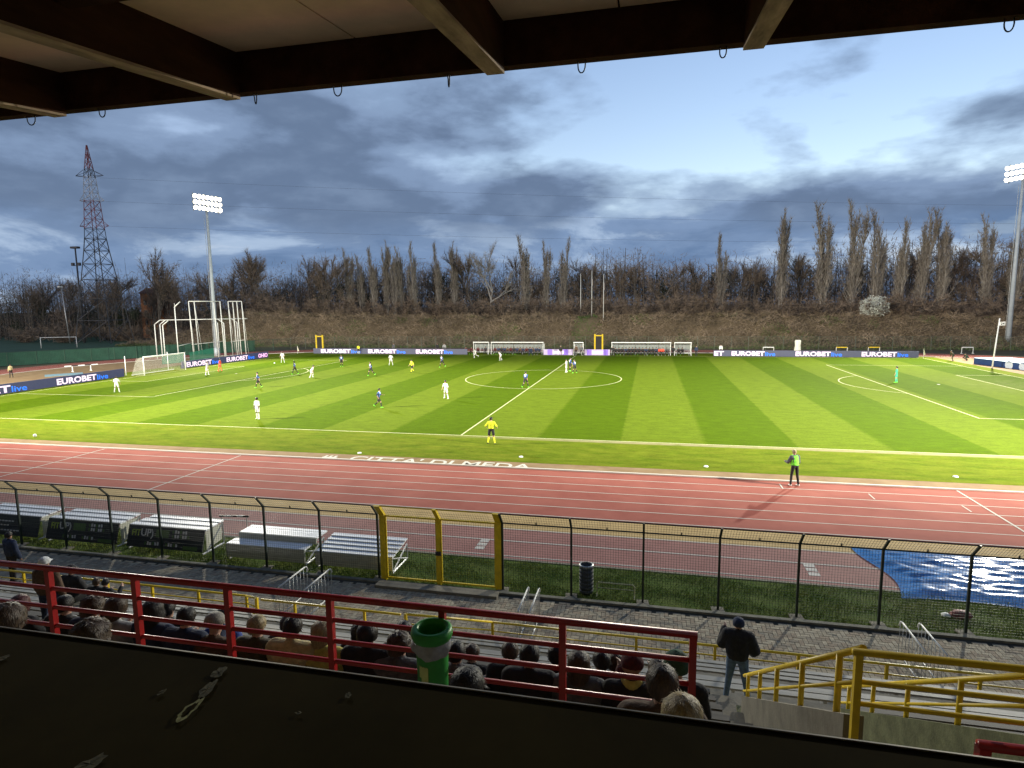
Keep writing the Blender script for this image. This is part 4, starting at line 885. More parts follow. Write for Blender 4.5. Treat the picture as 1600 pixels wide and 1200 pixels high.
for i, (lb, hx, hy, hz, fl, po, tp, hr, sty) in enumerate(SPECT):
    j = skeleton(**POSE[po]); ht = j['hd']((0, 0, 0.285)); s = min(1.12, max(0.90, (hz-fl)/ht.z)); dz = hz-fl-ht.z*s
    o = person(lb, (hx-ht.x*s, hy-ht.y*s, fl), 0, po, 'street', tp, random.choice(['navy', 'black', 'jeans']), 'black', 'black', hr, sty, random.choice([0, 0, 1]), 'spectators seated in the stand', s, 0.017, random.choice([0.0, 0.008, 0.016]), True)
    if 'yellow scarf' in lb: MB().lathe([(0.075, 1.00), (0.10, 1.03), (0.098, 1.08), (0.075, 1.10)], 18, c=(0, 0.06, 0)).build('scarf', CL['yellow'], o, True)
    if 'holding a phone' in lb: MB().cbox((0.16, 0.40, 1.02), (0.075, 0.012, 0.15), 0.2).build('phone', black_plastic, o)
man = person('person in a black jacket, dark knitted hat and blue jeans standing on the landing', (13.98, -59.50, 1.2), R(-8), 'phone', 'street', 'black', 'jeans', 'black', 'brown', 'navy', 'beanie', 1, scale=0.97, voxel=0.016, fat=0.034, detail=True)
person('person in a white cap standing among the rows at the left', (1.29, -62.0, 2.46), R(10), 'stand', 'street', 'brown', 'navy', 'black', 'black', 'white', 'cap', scale=0.92, voxel=0.017, detail=True)
person('person in a navy and blue jacket standing on the paving at the left edge', (-7.42, -56.15, 0.0), R(-10), 'stand', 'street', 'navy', 'black', 'black', 'black', 'dark', 'short', 1, scale=0.98, voxel=0.02, fat=0.02, detail=True)

# ------------------------------------------------------------------ advertising boards
def led(name, c, e): return M(name, c, 0.5, 0.06, 3.0, emit=e*0.6)
navy_led = led('screen navy', (0.030, 0.034, 0.075), 0.9); grey_led = led('screen grey blue', (0.055, 0.058, 0.090), 0.8); pink_led = led('screen pinkish white', (0.80, 0.62, 0.80), 0.7); blue_led = led('screen blue', (0.02, 0.16, 0.80), 0.9); violet_led = led('screen violet', (0.17, 0.10, 0.40), 0.8); pale_led = led('screen pale', (0.34, 0.28, 0.40), 0.5); mag_led = led('screen magenta', (0.85, 0.45, 0.75), 0.9)
def board(label, p0, p1, texts, bg, h=1.0, bands=()):
    """a run of LED boards from p0 to p1; texts: (start along the run, width, words, material)"""
    (x0, y0), (x1, y1) = p0, p1; L_ = math.hypot(x1-x0, y1-y0); a = math.atan2(y1-y0, x1-x0)
    t = thing('advertising_board', label, 'board', (x0, y0, 0), a, 'advertising boards round the pitch')
    n = max(1, round(L_/4.8))
    for k in range(n):
        p = MB().box((k*L_/n+0.01, 0, 0.03), ((k+1)*L_/n-0.01, 0.14, h)).build('panel', bg, t)
        MB().box((k*L_/n+0.2, 0.14, 0.0), (k*L_/n+0.3, 0.55, 0.5)).build('support', black_plastic, p)
    for s, w, m in bands: MB().box((s, -0.006, 0.05), (s+w, -0.002, h-0.02)).build('colour_band', m, t)
    for s, w, txt, m, hh, zb in [q for q in texts if q[2] is None]:      # white words too blurred to read
        for k in range(7): MB().box((s+k*w/7, -0.012, zb+0.02*(k % 2)), (s+(k+0.78)*w/7, -0.008, zb+hh-0.03*(k % 3))).build('print', m, t)
    for s, w, txt, m, hh, zb in [q for q in texts if q[2]]: fit_text(txt, w, hh, m, t, (s, -0.012, zb), (math.pi/2, 0, 0), bold=0.035 if m is not blue_led else 0.015, extrude=0.004)
    return t
T = lambda s, w: [(s, w, 'EUROBET', pink_led, 0.72, 0.14), (s+w+0.1, w*0.30, 'live', blue_led, 0.62, 0.12)]
board('long grey advertising board with white lettering along the left of the far touchline', (-49.7, 33.1), (-19.4, 33.1), T(1.6, 6.1)+T(11.2, 5.6)+T(20.6, 5.3), grey_led)
board('violet and pale advertising board left of the smallest shelter', (-5.7, 33.4), (-0.6, 33.4), [(1.7, 1.9, None, pink_led, 0.5, 0.25)], pale_led, bands=((0.7, 0.8, violet_led), (3.4, 0.9, violet_led)))
board('violet and pale advertising board under the far yellow gate', (1.4, 33.4), (5.7, 33.4), [(1.3, 1.9, None, pink_led, 0.5, 0.25)], pale_led, bands=((0.4, 0.8, violet_led), (3.2, 0.8, violet_led)))
board('long grey advertising board with white lettering along the right of the far touchline', (22.4, 33.1), (52.2, 33.1), [(0.1, 1.5, 'ET', pink_led, 0.72, 0.14)]+T(2.8, 5.0)+T(12.4, 5.1)+T(21.9, 4.9), grey_led)
board('navy advertising board with white lettering left of the goal near the left edge', (-53.4, -24.6), (-54.3, -5.0), [(1.5, 3.0, 'BET', pink_led, 0.74, 0.14), (4.6, 1.7, 'live', blue_led, 0.62, 0.12)]+T(9.9, 5.4), navy_led, 1.05)
board('navy advertising board with white lettering right of the goal', (-54.2, 5.0), (-53.2, 24.2), T(0.8, 5.0)+T(9.0, 5.0)+[(16.6, 2.4, 'OHIO', mag_led, 0.7, 0.15)], navy_led, 1.05)

# ------------------------------------------------------------------ shelters
clear = M('shelter sheet', (0.62, 0.66, 0.66), 0.25, 0.1, 2.0, alpha=0.30)
def shelter(label, x0, x1, y0=33.9, h=2.15, d=1.5):
    t = thing('team_shelter', label, 'shelter', (x0, y0, 0), 0, 'shelters on the far touchline'); w = x1-x0
    for x in (0, w):
        MB().tube((x, 0, 0), (x, 0.25, h), 0.045, n=6).build('front_post', grey_white, t); MB().tube((x, d, 0), (x, d, h*0.86), 0.045, n=6).build('rear_post', grey_white, t)
        MB().tube((x, 0.25, h), (x, d, h*0.86), 0.045, n=6).build('side_beam', grey_white, t)
        MB().add([(x, 0.05, 0.25), (x, d, 0.25), (x, d, h*0.85), (x, 0.25, h-0.05)], [(0, 1, 2, 3)]).build('side_sheet', clear, t)
    MB().cbox((w/2, 0.22, h), (w+0.15, 0.10, 0.14)).build('front_beam', white_paint, t)
    n = max(1, int(w/1.7))
    for k in range(n):
        a, b = w*k/n+0.03, w*(k+1)/n-0.03
        MB().add([(a, 0.27, h), (b, 0.27, h), (b, d, h*0.87), (a, d, h*0.87)], [(0, 1, 2, 3)]).build('roof_sheet', clear, t)
        MB().add([(a, d, 0.2), (b, d, 0.2), (b, d, h*0.85), (a, d, h*0.85)], [(0, 1, 2, 3)]).build('rear_sheet', clear, t)
    MB().box((0.15, 0.45, 0.37), (w-0.15, 0.90, 0.43)).build('bench', grey_white, t)
    for k in range(n+1): x = 0.3+(w-0.6)*k/n; MB().box((x-0.03, 0.55, 0), (x+0.03, 0.8, 0.37)).build('leg', galv, t)
shelter('long glazed shelter full of substitutes left of the halfway line', -15.2, -5.9); shelter('long glazed shelter full of substitutes right of the halfway line', 5.95, 15.65)
shelter('small glazed shelter at the left of the long left one', -18.5, -15.75); shelter('small glazed shelter at the right of the long right one', 16.3, 18.95); shelter('smallest glazed shelter at the end of the halfway line', -0.4, 1.15, 33.0, 2.2, 1.2)

# ------------------------------------------------------------------ goals
def net(P, n, m, r_, mat):
    """wires over a bilinear patch"""
    A, B, C_, D = (np.array(p, float) for p in P); a0, a1 = [], []
    q = lambda u, v: A*(1-u)*(1-v)+B*u*(1-v)+C_*u*v+D*(1-u)*v
    for i in range(n+1): a0.append(q(i/n, 0)); a1.append(q(i/n, 1))
    for k in range(m+1): a0.append(q(0, k/m)); a1.append(q(1, k/m))
    return np.array(a0), np.array(a1)
def goal(label, x, y, rz, scale=1.0, group=None, w=7.32, h=2.44, d=2.0, with_net=True):
    t = thing('goal', label, 'goal', (x, y, 0), rz, group); r_ = 0.06*scale
    for s in (-1, 1): MB().tube((s*w/2, 0, 0), (s*w/2, 0, h), r_, n=10).build('post', white_paint, t, True)
    MB().tube((-w/2-r_, 0, h), (w/2+r_, 0, h), r_, n=10).build('crossbar', white_paint, t, True)
    if with_net:
        nm = M('net', (0.55, 0.54, 0.48), 0.8); P0, P1 = [], []
        for P, n, m in (([(-w/2, 0, h), (w/2, 0, h), (w/2, d*0.55, h-0.25), (-w/2, d*0.55, h-0.25)], 40, 8), ([(-w/2, d*0.55, h-0.25), (w/2, d*0.55, h-0.25), (w/2, d, 0.02), (-w/2, d, 0.02)], 40, 14), ([(-w/2, 0, 0.02), (-w/2, d, 0.02), (-w/2, d*0.55, h-0.25), (-w/2, 0, h)], 12, 14), ([(w/2, 0, 0.02), (w/2, d, 0.02), (w/2, d*0.55, h-0.25), (w/2, 0, h)], 12, 14)):
            a, b = net(P, n, m, 0.006, nm); P0.append(a); P1.append(b)
        P0, P1 = np.concatenate(P0), np.concatenate(P1); k = np.full(len(P0), 0.007)
        stuff(link('net', segs_mesh('net', P0, P1, k, k, 3, nm), t))
        for s in (-1, 1): MB().tube((s*w/2, d+0.9, 0), (s*w/2, d+0.9, h+0.1), 0.05, n=8).build('net_pole', white_paint, t, True)
        MB().tube((-w/2, d, 0.03), (w/2, d, 0.03), 0.04, n=6).build('ground_bar', white_paint, t)
    return t
goal('white football goal with a net at the left end of the pitch', -HL, 0, math.pi/2); goal('white football goal with a net beyond the right edge of the picture', HL, 0, -math.pi/2)
goal('white goal on the training pitch behind the green fence', -121.9, 44.4, R(26), group='goals on the training pitch', with_net=False); goal('white goal on the training pitch cut by the left edge of the picture', -137.5, 36.0, R(26), group='goals on the training pitch', with_net=False)
ball = tag(MB().lathe([(0.11*math.sin(t), 0.11-0.11*math.cos(t)) for t in np.linspace(0, math.pi, 10)], 16).build('football', white_paint, None, True, (-44.74, 13.4, 0.006)), 'white football lying near the left penalty area', 'ball')
bag_w = M('white litter', (0.7, 0.7, 0.66), 0.7)
for x, y, lb in ((-28.94, -37.78, 'white ball lying on the grass by the near kerb at the left'), (-4.48, -38.1, 'small white marker on the grass above the painted lettering'), (5.19, -37.3, 'small white marker on the grass above the end of the painted lettering'), (15.32, -37.59, 'small white marker on the grass left of the person in the green bib'), (27.11, -37.4, 'small white marker on the grass near the right edge')):
    if 'ball' in lb: tag(MB().lathe([(0.11*math.sin(t), 0.11-0.11*math.cos(t)) for t in np.linspace(0, math.pi, 10)], 16).build('football', white_paint, None, True, (x, y, 0.005)), lb, 'ball')
    else: tag(MB().lathe([(0.0, 0.05), (0.1, 0.045), (0.13, 0.0)], 10).build('marker', bag_w, None, True, (x, y, 0.0)), lb, 'marker', 'markers on the near grass')
def corner_flag(x, y, lb):
    t = thing('corner_flag', lb, 'flag', (x, y, 0), 0, 'corner flags'); MB().tube((0, 0, 0), (0, 0, 1.5), 0.02, n=6).build('pole', white_paint, t)
    MB().add([(0, 0, 1.5), (0.12, 0.02, 1.12), (0.30, 0.05, 0.45), (0.02, 0.01, 0.55)], [(0, 1, 2, 3)]).build('cloth', M('flag cream', (0.6, 0.55, 0.4), 0.8), t)
corner_flag(HL, HW, 'cream corner flag at the right end of the far touchline'); corner_flag(-HL, HW, 'cream corner flag at the left end of the far touchline')

# ------------------------------------------------------------------ throwing cage, landing mat and other athletics gear
def cage():
    t = thing('throwing_cage', 'white tubular throwing cage with bent poles behind the left goal', 'cage', (0, 0, 0))
    low = [(-72.2, 19.8, 1), (-70.9, 19.6, 1), (-66.6, 15.5, 1), (-62.2, 24.8, -1), (-66.5, 28.6, -1), (-63.4, 30.0, -1)]
    for x, y, s in low: MB().path([(x, y, 0), (x, y, 6.0), (x+0.9*s, y+0.3*s, 6.75)], 0.085, 8).build('pole', grey_white, t, True)
    hi = [(-63.2, 14.6), (-63.9, 18.6), (-63.3, 19.2), (-62.2, 22.6), (-61.5, 23.3), (-62.4, 26.6), (-61.9, 27.2), (-60.9, 27.0), (-60.2, 27.4)]
    for i, (x, y) in enumerate(hi):
        if i == 0: MB().path([(x, y, 0), (x, y, 9.0), (x+0.5, y+0.7, 9.8)], 0.085, 8).build('pole', grey_white, t, True)
        else: MB().tube((x+0.25, y, 0), (x, y, 9.9), 0.08, n=8).build('pole', grey_white, t, True)
        MB().tube((x+0.02, y, 9.6 if i else 9.6), (x-1.6+0.5*(i % 3), y+1.9, 0), 0.03, n=6).build('stay', grey_white, t, True)
    for a, b in ((1, 4), (2, 3), (5, 8), (6, 7)): MB().tube((*hi[a], 9.9), (*hi[b], 9.9), 0.075, n=6).build('head_beam', grey_white, t, True)
    for a, b in ((0, 1), (1, 4), (5, 8)): MB().tube((*hi[a], 2.6), (*hi[b], 2.9), 0.04, n=6).build('cross_bar', grey_white, t, True)
    MB().tube((-71.3, 20.1, 6.75), (-60.0, 28.4, 6.75), 0.075, n=6).build('ring_beam', grey_white, t, True)
    nt_ = M('green netting', (0.03, 0.22, 0.13), 0.8, alpha=0.75)
    stuff(MB().add([(-62.6, 10.4, 0.02), (-61.9, 14.2, 0.02), (-61.9, 14.2, 1.6), (-62.6, 10.4, 1.2)], [(0, 1, 2, 3)]).add([(-61.8, 15.4, 0.02), (-61.6, 21.0, 0.02), (-61.6, 21.0, 1.9), (-61.8, 15.4, 1.5)], [(0, 1, 2, 3)]).build('netting', nt_, t))
cage()
blue_m = M('mat blue', (0.02, 0.05, 0.16), 0.45, 0.2, 2.0); cover_m = M('mat cover', (0.10, 0.20, 0.34), 0.35, 0.25, 1.5, 0.5, 3)
t = thing('landing_mat', 'blue high jump landing mat under a pale cover at the right edge', 'mat', (58.6, 19.6, 0.006), R(-78))
MB().cbox((0, 0, 0.38), (9.6, 4.6, 0.75)).build('mat', blue_m, t)
MB().cbox((0, 0, 0.80), (9.8, 4.8, 0.06)).build('cover', cover_m, t)
for k, (x, w, m) in enumerate(((1.2, 1.7, pale_led), (3.4, 1.4, M('mat print', (0.55, 0.60, 0.68), 0.5)))): MB().lathe([(0.0, 0.0), (0.62, 0.002)], 24).build('print', M('mat print', (0.55, 0.60, 0.68), 0.5), t, False, (x, -2.31, 0.38), (math.pi/2, 0, 0))
t = thing('signal_post', 'tall white pole with a small white sign near the landing mat', 'pole', (54.9, 18.2, 0.0))
MB().tube((0, 0, 0), (0.35, 0, 6.3), 0.09, 0.07, 8).build('pole', white_paint, t, True)
MB().box((0.40, -0.03, 5.4), (1.0, 0.03, 5.85)).build('sign', white_paint, t); fit_text('24', 0.42, 0.30, black_plastic, t, (0.49, -0.036, 5.48), (math.pi/2, 0, 0), 0.02)
def steeple(label, x, y, rz):
    t = thing('steeplechase_barrier', label, 'barrier', (x, y, 0.008), rz)
    for k in range(5): MB().cbox((-1.6+k*0.8, 0, 0.85), (0.8, 0.13, 0.13)).build('beam_section', white_paint if k % 2 == 0 else black_plastic, t)
    for s in (-1.1, 1.1): MB().box((s-0.05, -0.4, 0), (s+0.05, 0.4, 0.08)).box((s-0.05, -0.05, 0.08), (s+0.05, 0.05, 0.78)).build('leg', white_paint, t)
steeple('black and white striped steeplechase barrier on the left bend', -66.6, 0.0, R(62))
tag(MB().cbox((0, 0, 0.02), (4.2, 3.0, 0.04), R(50)).build('mat', M('pale blue mat', (0.16, 0.26, 0.30), 0.7), None, False, (-64.9, -4.2, 0.006)), 'pale blue flat mat on the tan surface behind the left boards', 'mat')
for x, y, a, lb in ((43.6, 40.8, 0, 'pale yellow hurdle frame behind the right boards, left one'), (48.6, 41.2, 0, 'pale yellow hurdle frame behind the right boards, right one'), (62.5, 41.8, 0.1, 'white hurdle frame on the far track beside the photographers'), (32.0, 40.2, 0, 'pale hurdle frame behind the first right board lettering')):
    t = thing('hurdle', lb, 'hurdle', (x, y, 0.008), a, 'hurdle frames on the far track'); w = 1.7
    for s in (-w/2, w/2): MB().box((s-0.05, -0.3, 0), (s+0.05, 0.3, 0.05)).box((s-0.04, -0.04, 0.05), (s+0.04, 0.04, 1.0)).build('leg', grey_white, t)
    MB().box((-w/2, -0.05, 0.95), (w/2, 0.05, 1.08)).build('bar', yellow_paint if 'yellow' in lb else white_paint, t)
tag(MB().lathe([(0.0, 0.0), (0.45, 0.0), (0.5, 0.9), (0.42, 1.6), (0.48, 2.25), (0.40, 2.45), (0.0, 2.40)], 12).build('covered_stand', M('white cover', (0.66, 0.64, 0.55), 0.7, 0.1, 3, 0.5, 6), None, True, (35.9, 37.0, 0.0)), 'upright equipment under a white cover behind the right boards', 'cover')
def flagpole(x, y, lb, c):
    z0 = float(bank_z(x, y)); t = thing('flagpole', lb, 'flagpole', (x, y, z0-0.15), 0, 'flagpoles on the bank'); MB().tube((0, 0, 0), (0, 0, 9.6), 0.085, 0.05, 8).build('pole', grey_white, t, True)
    if c: MB().add([(0.05, 0, 7.9), (0.16, 0.03, 7.8), (0.20, 0.05, 6.5), (0.06, 0.02, 6.4)], [(0, 1, 2, 3)]).build('flag', M('limp flag', c, 0.8), t)
flagpole(-2.3, 60.5, 'left one of three bare white flagpoles on the bank', None); flagpole(0.2, 59.0, 'middle one of three white flagpoles on the bank', (0.3, 0.25, 0.22)); flagpole(2.75, 57.6, 'right one of three white flagpoles, with a limp green flag', (0.05, 0.15, 0.08))
# far fence with two yellow gates
def far_fence(lb, pts, h=2.4, sp=3.0, mat=None, wire=0.25, r_=0.012):
    t = thing('fence', lb, 'fence', (0, 0, 0)); P0, P1 = [], []
    for (xa, ya), (xb, yb) in zip(pts[:-1], pts[1:]):
        L_ = math.hypot(xb-xa, yb-ya); n = max(1, round(L_/sp))
        for k in range(n):
            x, y = xa+(xb-xa)*k/n, ya+(yb-ya)*k/n; x2, y2 = xa+(xb-xa)*(k+1)/n, ya+(yb-ya)*(k+1)/n
            MB().box((x-0.04, y-0.04, -0.03), (x+0.04, y+0.04, h)).build('post', mat, t)
            MB().tube((x, y, h-0.03), (x2, y2, h-0.03), 0.025, n=4).build('rail', mat, t)
            for q in range(int(h/wire)): P0.append((x, y, 0.1+q*wire)); P1.append((x2, y2, 0.1+q*wire))
            for q in range(int(L_/n/wire)): f = q/(int(L_/n/wire)); P0.append((x+(x2-x)*f, y+(y2-y)*f, 0.02)); P1.append((x+(x2-x)*f, y+(y2-y)*f, h))
    k = np.full(len(P0), r_); stuff(link('mesh', segs_mesh('mesh', P0, P1, k, k, 3, mat), t))
    return t
fence_green = M('fence green far', (0.035, 0.075, 0.05), 0.6, 0.2, 3.0)
far_fence('green mesh fence along the foot of the bank', [(-62, 45.0), (-40, 48.2), (0, 48.6), (120, 49.0)], mat=M('fence grey green', (0.10, 0.115, 0.085), 0.7))
lf = far_fence('green fence with dense netting round the left bend', [(-96, -14), (-88.5, 2), (-80.5, 14.5), (-75, 23), (-66, 38.5), (-62, 45)], 2.2, 3.4, fence_green, 0.2, 0.012)
gs = M('green windbreak', (0.025, 0.085, 0.055), 0.85, 0.25, 0.8, alpha=0.86)
for (xa, ya), (xb, yb) in zip([(-96, -14), (-88.5, 2), (-80.5, 14.5), (-75, 23)], [(-88.5, 2), (-80.5, 14.5), (-75, 23), (-66, 38.5)]):
    for k in range(4):
        p = lambda f: (xa+(xb-xa)*f-0.03, ya+(yb-ya)*f+0.05)
        (x, y), (x2, y2) = p((k+0.02)/4), p((k+0.98)/4); MB().add([(x, y, 0.05), (x2, y2, 0.05), (x2, y2, 2.12), (x, y, 2.12)], [(0, 1, 2, 3)]).build('windbreak', gs, lf)
sheet('training_pitch', [(-260, -40), (-97, -14), (-67, 40), (-90, 49), (-200, 120), (-320, 60)], -0.02, M('training grass', (0.03, 0.075, 0.035), 0.9, 0.2, 0.2))
def ygate(lb, x, y, w=1.45):
    t = thing('gate', lb, 'gate', (x, y, 0), 0, 'yellow gates in the far fence')
    for s in (-w/2, w/2): MB().box((s-0.14, -0.12, 0), (s+0.14, 0.12, 2.95)).build('post', gold, t)
    MB().box((-w/2+0.17, -0.06, 2.55), (w/2-0.17, 0.06, 2.75)).build('head_bar', gold, t)
    MB().box((-w/2+0.17, -0.03, 0.1), (w/2-0.17, 0.03, 2.5)).build('leaf', M('dark gate leaf', (0.03, 0.028, 0.022), 0.8), t)
ygate('yellow framed gate in the far fence above the leftmost far lettering', -54.9, 44.4); ygate('yellow framed gate in the far fence right of the flagpoles', 2.65, 47.4)

# ------------------------------------------------------------------ things beside the near fence
alu = M('aluminium plank', (0.72, 0.74, 0.76), 0.5, 0.08, 3.0, metal=0.0, stretch=(0.3, 4, 4)); ply = M('pale side board', (0.42, 0.42, 0.35), 0.8, 0.12, 4.0)
ban_m = M('banner dark', (0.022, 0.026, 0.028), 0.6, 0.3, 3.0); ban_g = M('banner green', (0.07, 0.14, 0.03), 0.6, 0.2, 5.0); ban_t = M('banner lime', (0.36, 0.48, 0.05), 0.6); ban_w = M('banner white', (0.62, 0.62, 0.6), 0.6)
def tipped(label, x, w=3.15, words_=True):
    """bleacher lying on its front with a printed banner on the camera side"""
    t = thing('bleacher', label, 'bleacher', (x, -53.28, 0), 0, 'bleachers stored behind the near fence')
    hb, ht = 0.22, 0.95; y0, y1 = 0.0, 0.30
    for k in range(6):
        f0, f1 = k/6, (k+0.93)/6; q = lambda f: (0.22*(1-f), hb+(ht-hb)*f)
        (ya, za), (yb, zb) = q(f0), q(f1)
        MB().add([(0, -ya+0.2, za), (w, -ya+0.2, za), (w, -yb+0.2, zb), (0, -yb+0.2, zb), (0, -ya+0.24, za), (w, -ya+0.24, za), (w, -yb+0.24, zb), (0, -yb+0.24, zb)], [(0, 1, 2, 3), (7, 6, 5, 4), (0, 4, 5, 1), (3, 2, 6, 7), (1, 5, 6, 2), (0, 3, 7, 4)]).build('banner_plank', ban_m, t)
    for k, (ya, wd) in enumerate(((0.24, 0.26), (0.56, 0.30), (0.92, 0.24))): MB().box((-0.02+0.1*k, ya, ht-0.05+0.02*k), (w+0.02, ya+wd, ht+0.02*k)).build('plank', alu, t)
    for s in (0.0, w-0.06):
        MB().path([(s+0.03, 0.05, 0.12), (s+0.03, 1.15, 0.12), (s+0.03, 1.15, ht-0.06), (s+0.03, 0.25, 0.12)], 0.028, 6).build('end_frame', galv, t)
        MB().add([(s+0.03, 0.26, 0.2), (s+0.03, 1.05, 0.30), (s+0.03, 1.1, ht-0.07), (s+0.03, 0.26, ht-0.07)], [(0, 1, 2, 3)]).build('end_board', ply, t)
    an = math.atan2(ht-hb, 0.22)
    pos = lambda xx, f: (xx, -0.22*(1-f)+0.192, hb+(ht-hb)*f)
    def txt(s, ww, hh, m, xx, f, b=0.02): fit_text(s, ww, hh, m, t, pos(xx, f), (an, 0, 0), b, 0.003)
    def patch(xx, f0, f1, ww, m):
        a, b = pos(xx, f0), pos(xx, f1); MB().add([a, (xx+ww, a[1], a[2]), (xx+ww, b[1], b[2]), b], [(0, 1, 2, 3)]).build('print', m, t)
    if words_:
        txt('FIT', 0.36, 0.22, ban_t, 0.18, 0.52); txt('UP)', 0.52, 0.34, ban_w, 0.56, 0.42)
        patch(1.18, 0.52, 0.86, 0.55, ban_g); patch(2.35, 0.06, 0.22, 0.6, ban_g)
        for f, xx, n in ((0.74, 1.86, 6), (0.54, 1.86, 7), (0.14, 0.75, 6), (0.14, 1.62, 5)):
            for k in range(n): patch(xx+k*0.105, f, f+0.13+0.02*(k % 2), 0.075, ban_w if k % 3 else ban_g)
    else:
        for f, xx, n in ((0.66, 0.5, 10), (0.46, 0.6, 8), (0.22, 1.4, 6)):
            for k in range(n): patch(xx+k*0.15, f, f+0.06, 0.11, ban_w)
tipped('tipped bleacher with a lettered dark banner, third from the left behind the fence', -5.95); tipped('tipped bleacher with a lettered dark banner, second from the left behind the fence', -9.55); tipped('tipped bleacher with a plain dark banner, cut by the left edge', -13.1, 3.15, False)
def module(label, x, w, two):
    t = thing('bleacher', label, 'bleacher', (x, -53.25, 0), 0, 'bleachers stored behind the near fence'); h = 0.62
    for k in range(4): MB().box((0, 0.0, 0.14+k*0.118), (w, 0.03, 0.14+k*0.118+0.112)).build('front_board', ply, t)
    lev = [(0.0, h), (0.27, h), (0.54, h)] if two else [(0.0, h)]
    if two:
        for y, z in lev[:2]: MB().box((0, y+0.032 if y == 0 else y, h-0.05), (w, y+0.25, h)).build('plank', alu, t)
        for k in range(3): MB().box((0.1, 0.62+k*0.24, h+0.14), (w+0.12, 0.62+k*0.24+0.22, h+0.19)).build('plank', alu, t)
        MB().box((0.1, 0.56, h-0.02), (w+0.12, 0.60, h+0.18)).build('riser', ply, t)
    else:
        for k in range(5): MB().box((0, 0.032+k*0.26, h-0.05+0.035*k), (w, 0.032+k*0.26+0.24, h+0.035*k)).build('plank', alu, t)
    for s in (0.05, w-0.03):
        MB().path([(s, 0.06, 0.05), (s, 1.3, 0.05), (s, 1.3, h-0.07), (s, 0.06, 0.05), (s, 0.06, h-0.08), (s, 1.3, 0.05)], 0.025, 6).build('end_frame', galv, t)
module('low white bleacher module with two levels left of the yellow gate', -1.85, 3.0, True); module('white bleacher module with a sloping plank top next to the yellow gate', 1.55, 2.75, False)
t = thing('litter_bin', 'dark grey slatted litter bin behind the fence', 'bin', (10.55, -53.2, 0)); gb = M('bin grey', (0.055, 0.062, 0.08), 0.6)
MB().lathe([(0.0, 0.02), (0.19, 0.02), (0.20, 0.85), (0.17, 0.86), (0.165, 0.5)], 20).build('drum', gb, t, True)
for k in range(7): MB().lathe([(0.202, 0.06+k*0.12), (0.212, 0.07+k*0.12), (0.212, 0.13+k*0.12), (0.202, 0.14+k*0.12)], 20).build('band', gb, t, True)
MB().lathe([(0.19, 0.85), (0.215, 0.86), (0.215, 0.90), (0.17, 0.91)], 20).build('rim', galv, t, True)
t = thing('ground_barrier', 'low cream tubular frame standing on the grass behind the fence', 'barrier', (10.88, -53.3, 0)); cream = M('cream tube', (0.52, 0.50, 0.30), 0.5)
MB().path([(0, 0.0, 0.03), (0, 0.0, 0.36), (0.05, 0, 0.42), (1.05, 0, 0.42), (1.1, 0, 0.36), (1.1, 0, 0.03)], 0.018, 6).build('hoop', cream, t)
MB().tube((0, 0, 0.25), (1.1, 0, 0.25), 0.014, n=6).build('bar', cream, t)
for x in (0, 1.1): MB().path([(x, -0.12, 0.02), (x, 0, 0.10), (x, 0.12, 0.02)], 0.016, 6).build('foot', cream, t)
t = thing('hurdle', 'worn black and white hurdle standing on the runway behind the bleachers', 'hurdle', (-3.3, -50.9, 0.004), R(8))
for k in range(5): MB().cbox((-0.48+k*0.24, 0, 0.66), (0.24, 0.025, 0.07)).build('bar_section', white_paint if k % 2 else black_plastic, t)
for s in (-0.5, 0.5): MB().path([(s, 0.0, 0.66), (s, 0.0, 0.03), (s, -0.55, 0.03)], 0.018, 6).build('leg', galv, t)
t = thing('bag', 'dark red bag with a white bundle lying on the grass by the fence', 'bag', (20.75, -52.62, 0), 0.1)
MB().lathe([(0.0, 0.0), (0.17, 0.01), (0.20, 0.08), (0.14, 0.17), (0.0, 0.19)], 14).build('bag', M('bag red', (0.13, 0.03, 0.025), 0.7, 0.2, 8, 0.5, 10), t, True); t.children[0].scale = (1.5, 0.9, 1)
MB().lathe([(0.0, 0.0), (0.10, 0.01), (0.12, 0.06), (0.05, 0.11), (0.0, 0.11)], 10).build('bundle', bag_w, t, True, (-0.38, 0.0, 0))
# blue sheet over the jumping pit
nx, ny = 90, 50
gx, gy = np.meshgrid(np.linspace(0, 1, nx), np.linspace(0, 1, ny))
Xs = 19.6+gx*9.0+(1-gx)*0.25*np.sin(gy*5); Ys = -51.75+gy*3.85+0.12*np.sin(gx*9)*(1-gy)
rw = np.random.default_rng(5); Zs = np.zeros_like(Xs)
for _ in range(60):
    a = rw.normal(0, 0.35); k = rw.uniform(4, 26); ph = rw.uniform(0, 6.3); Zs += rw.uniform(0.3, 1.0)/k*np.sin((Xs*math.sin(a)+Ys*math.cos(a))*k+ph+1.2*np.sin(Xs*rw.uniform(0.4, 1.6)+ph))
Zs = 0.10+0.050*Zs; Zs *= np.clip(np.minimum(np.minimum(gx*14, gy*7), (1-gy)*7), 0.12, 1)
idx = np.arange(nx*ny).reshape(ny, nx); F = np.stack([idx[:-1, :-1], idx[:-1, 1:], idx[1:, 1:], idx[1:, :-1]], -1).reshape(-1, 4)
so = tag(link('cover_sheet', mesh_np('cover_sheet', np.stack([Xs, Ys, np.maximum(Zs, 0.02)], -1).reshape(-1, 3), F, M('blue plastic sheet', (0.045, 0.17, 0.42), 0.14, 0.25, 2.0, spec=0.05), True)), 'crumpled shiny blue plastic sheet over the jumping pit', 'sheet')

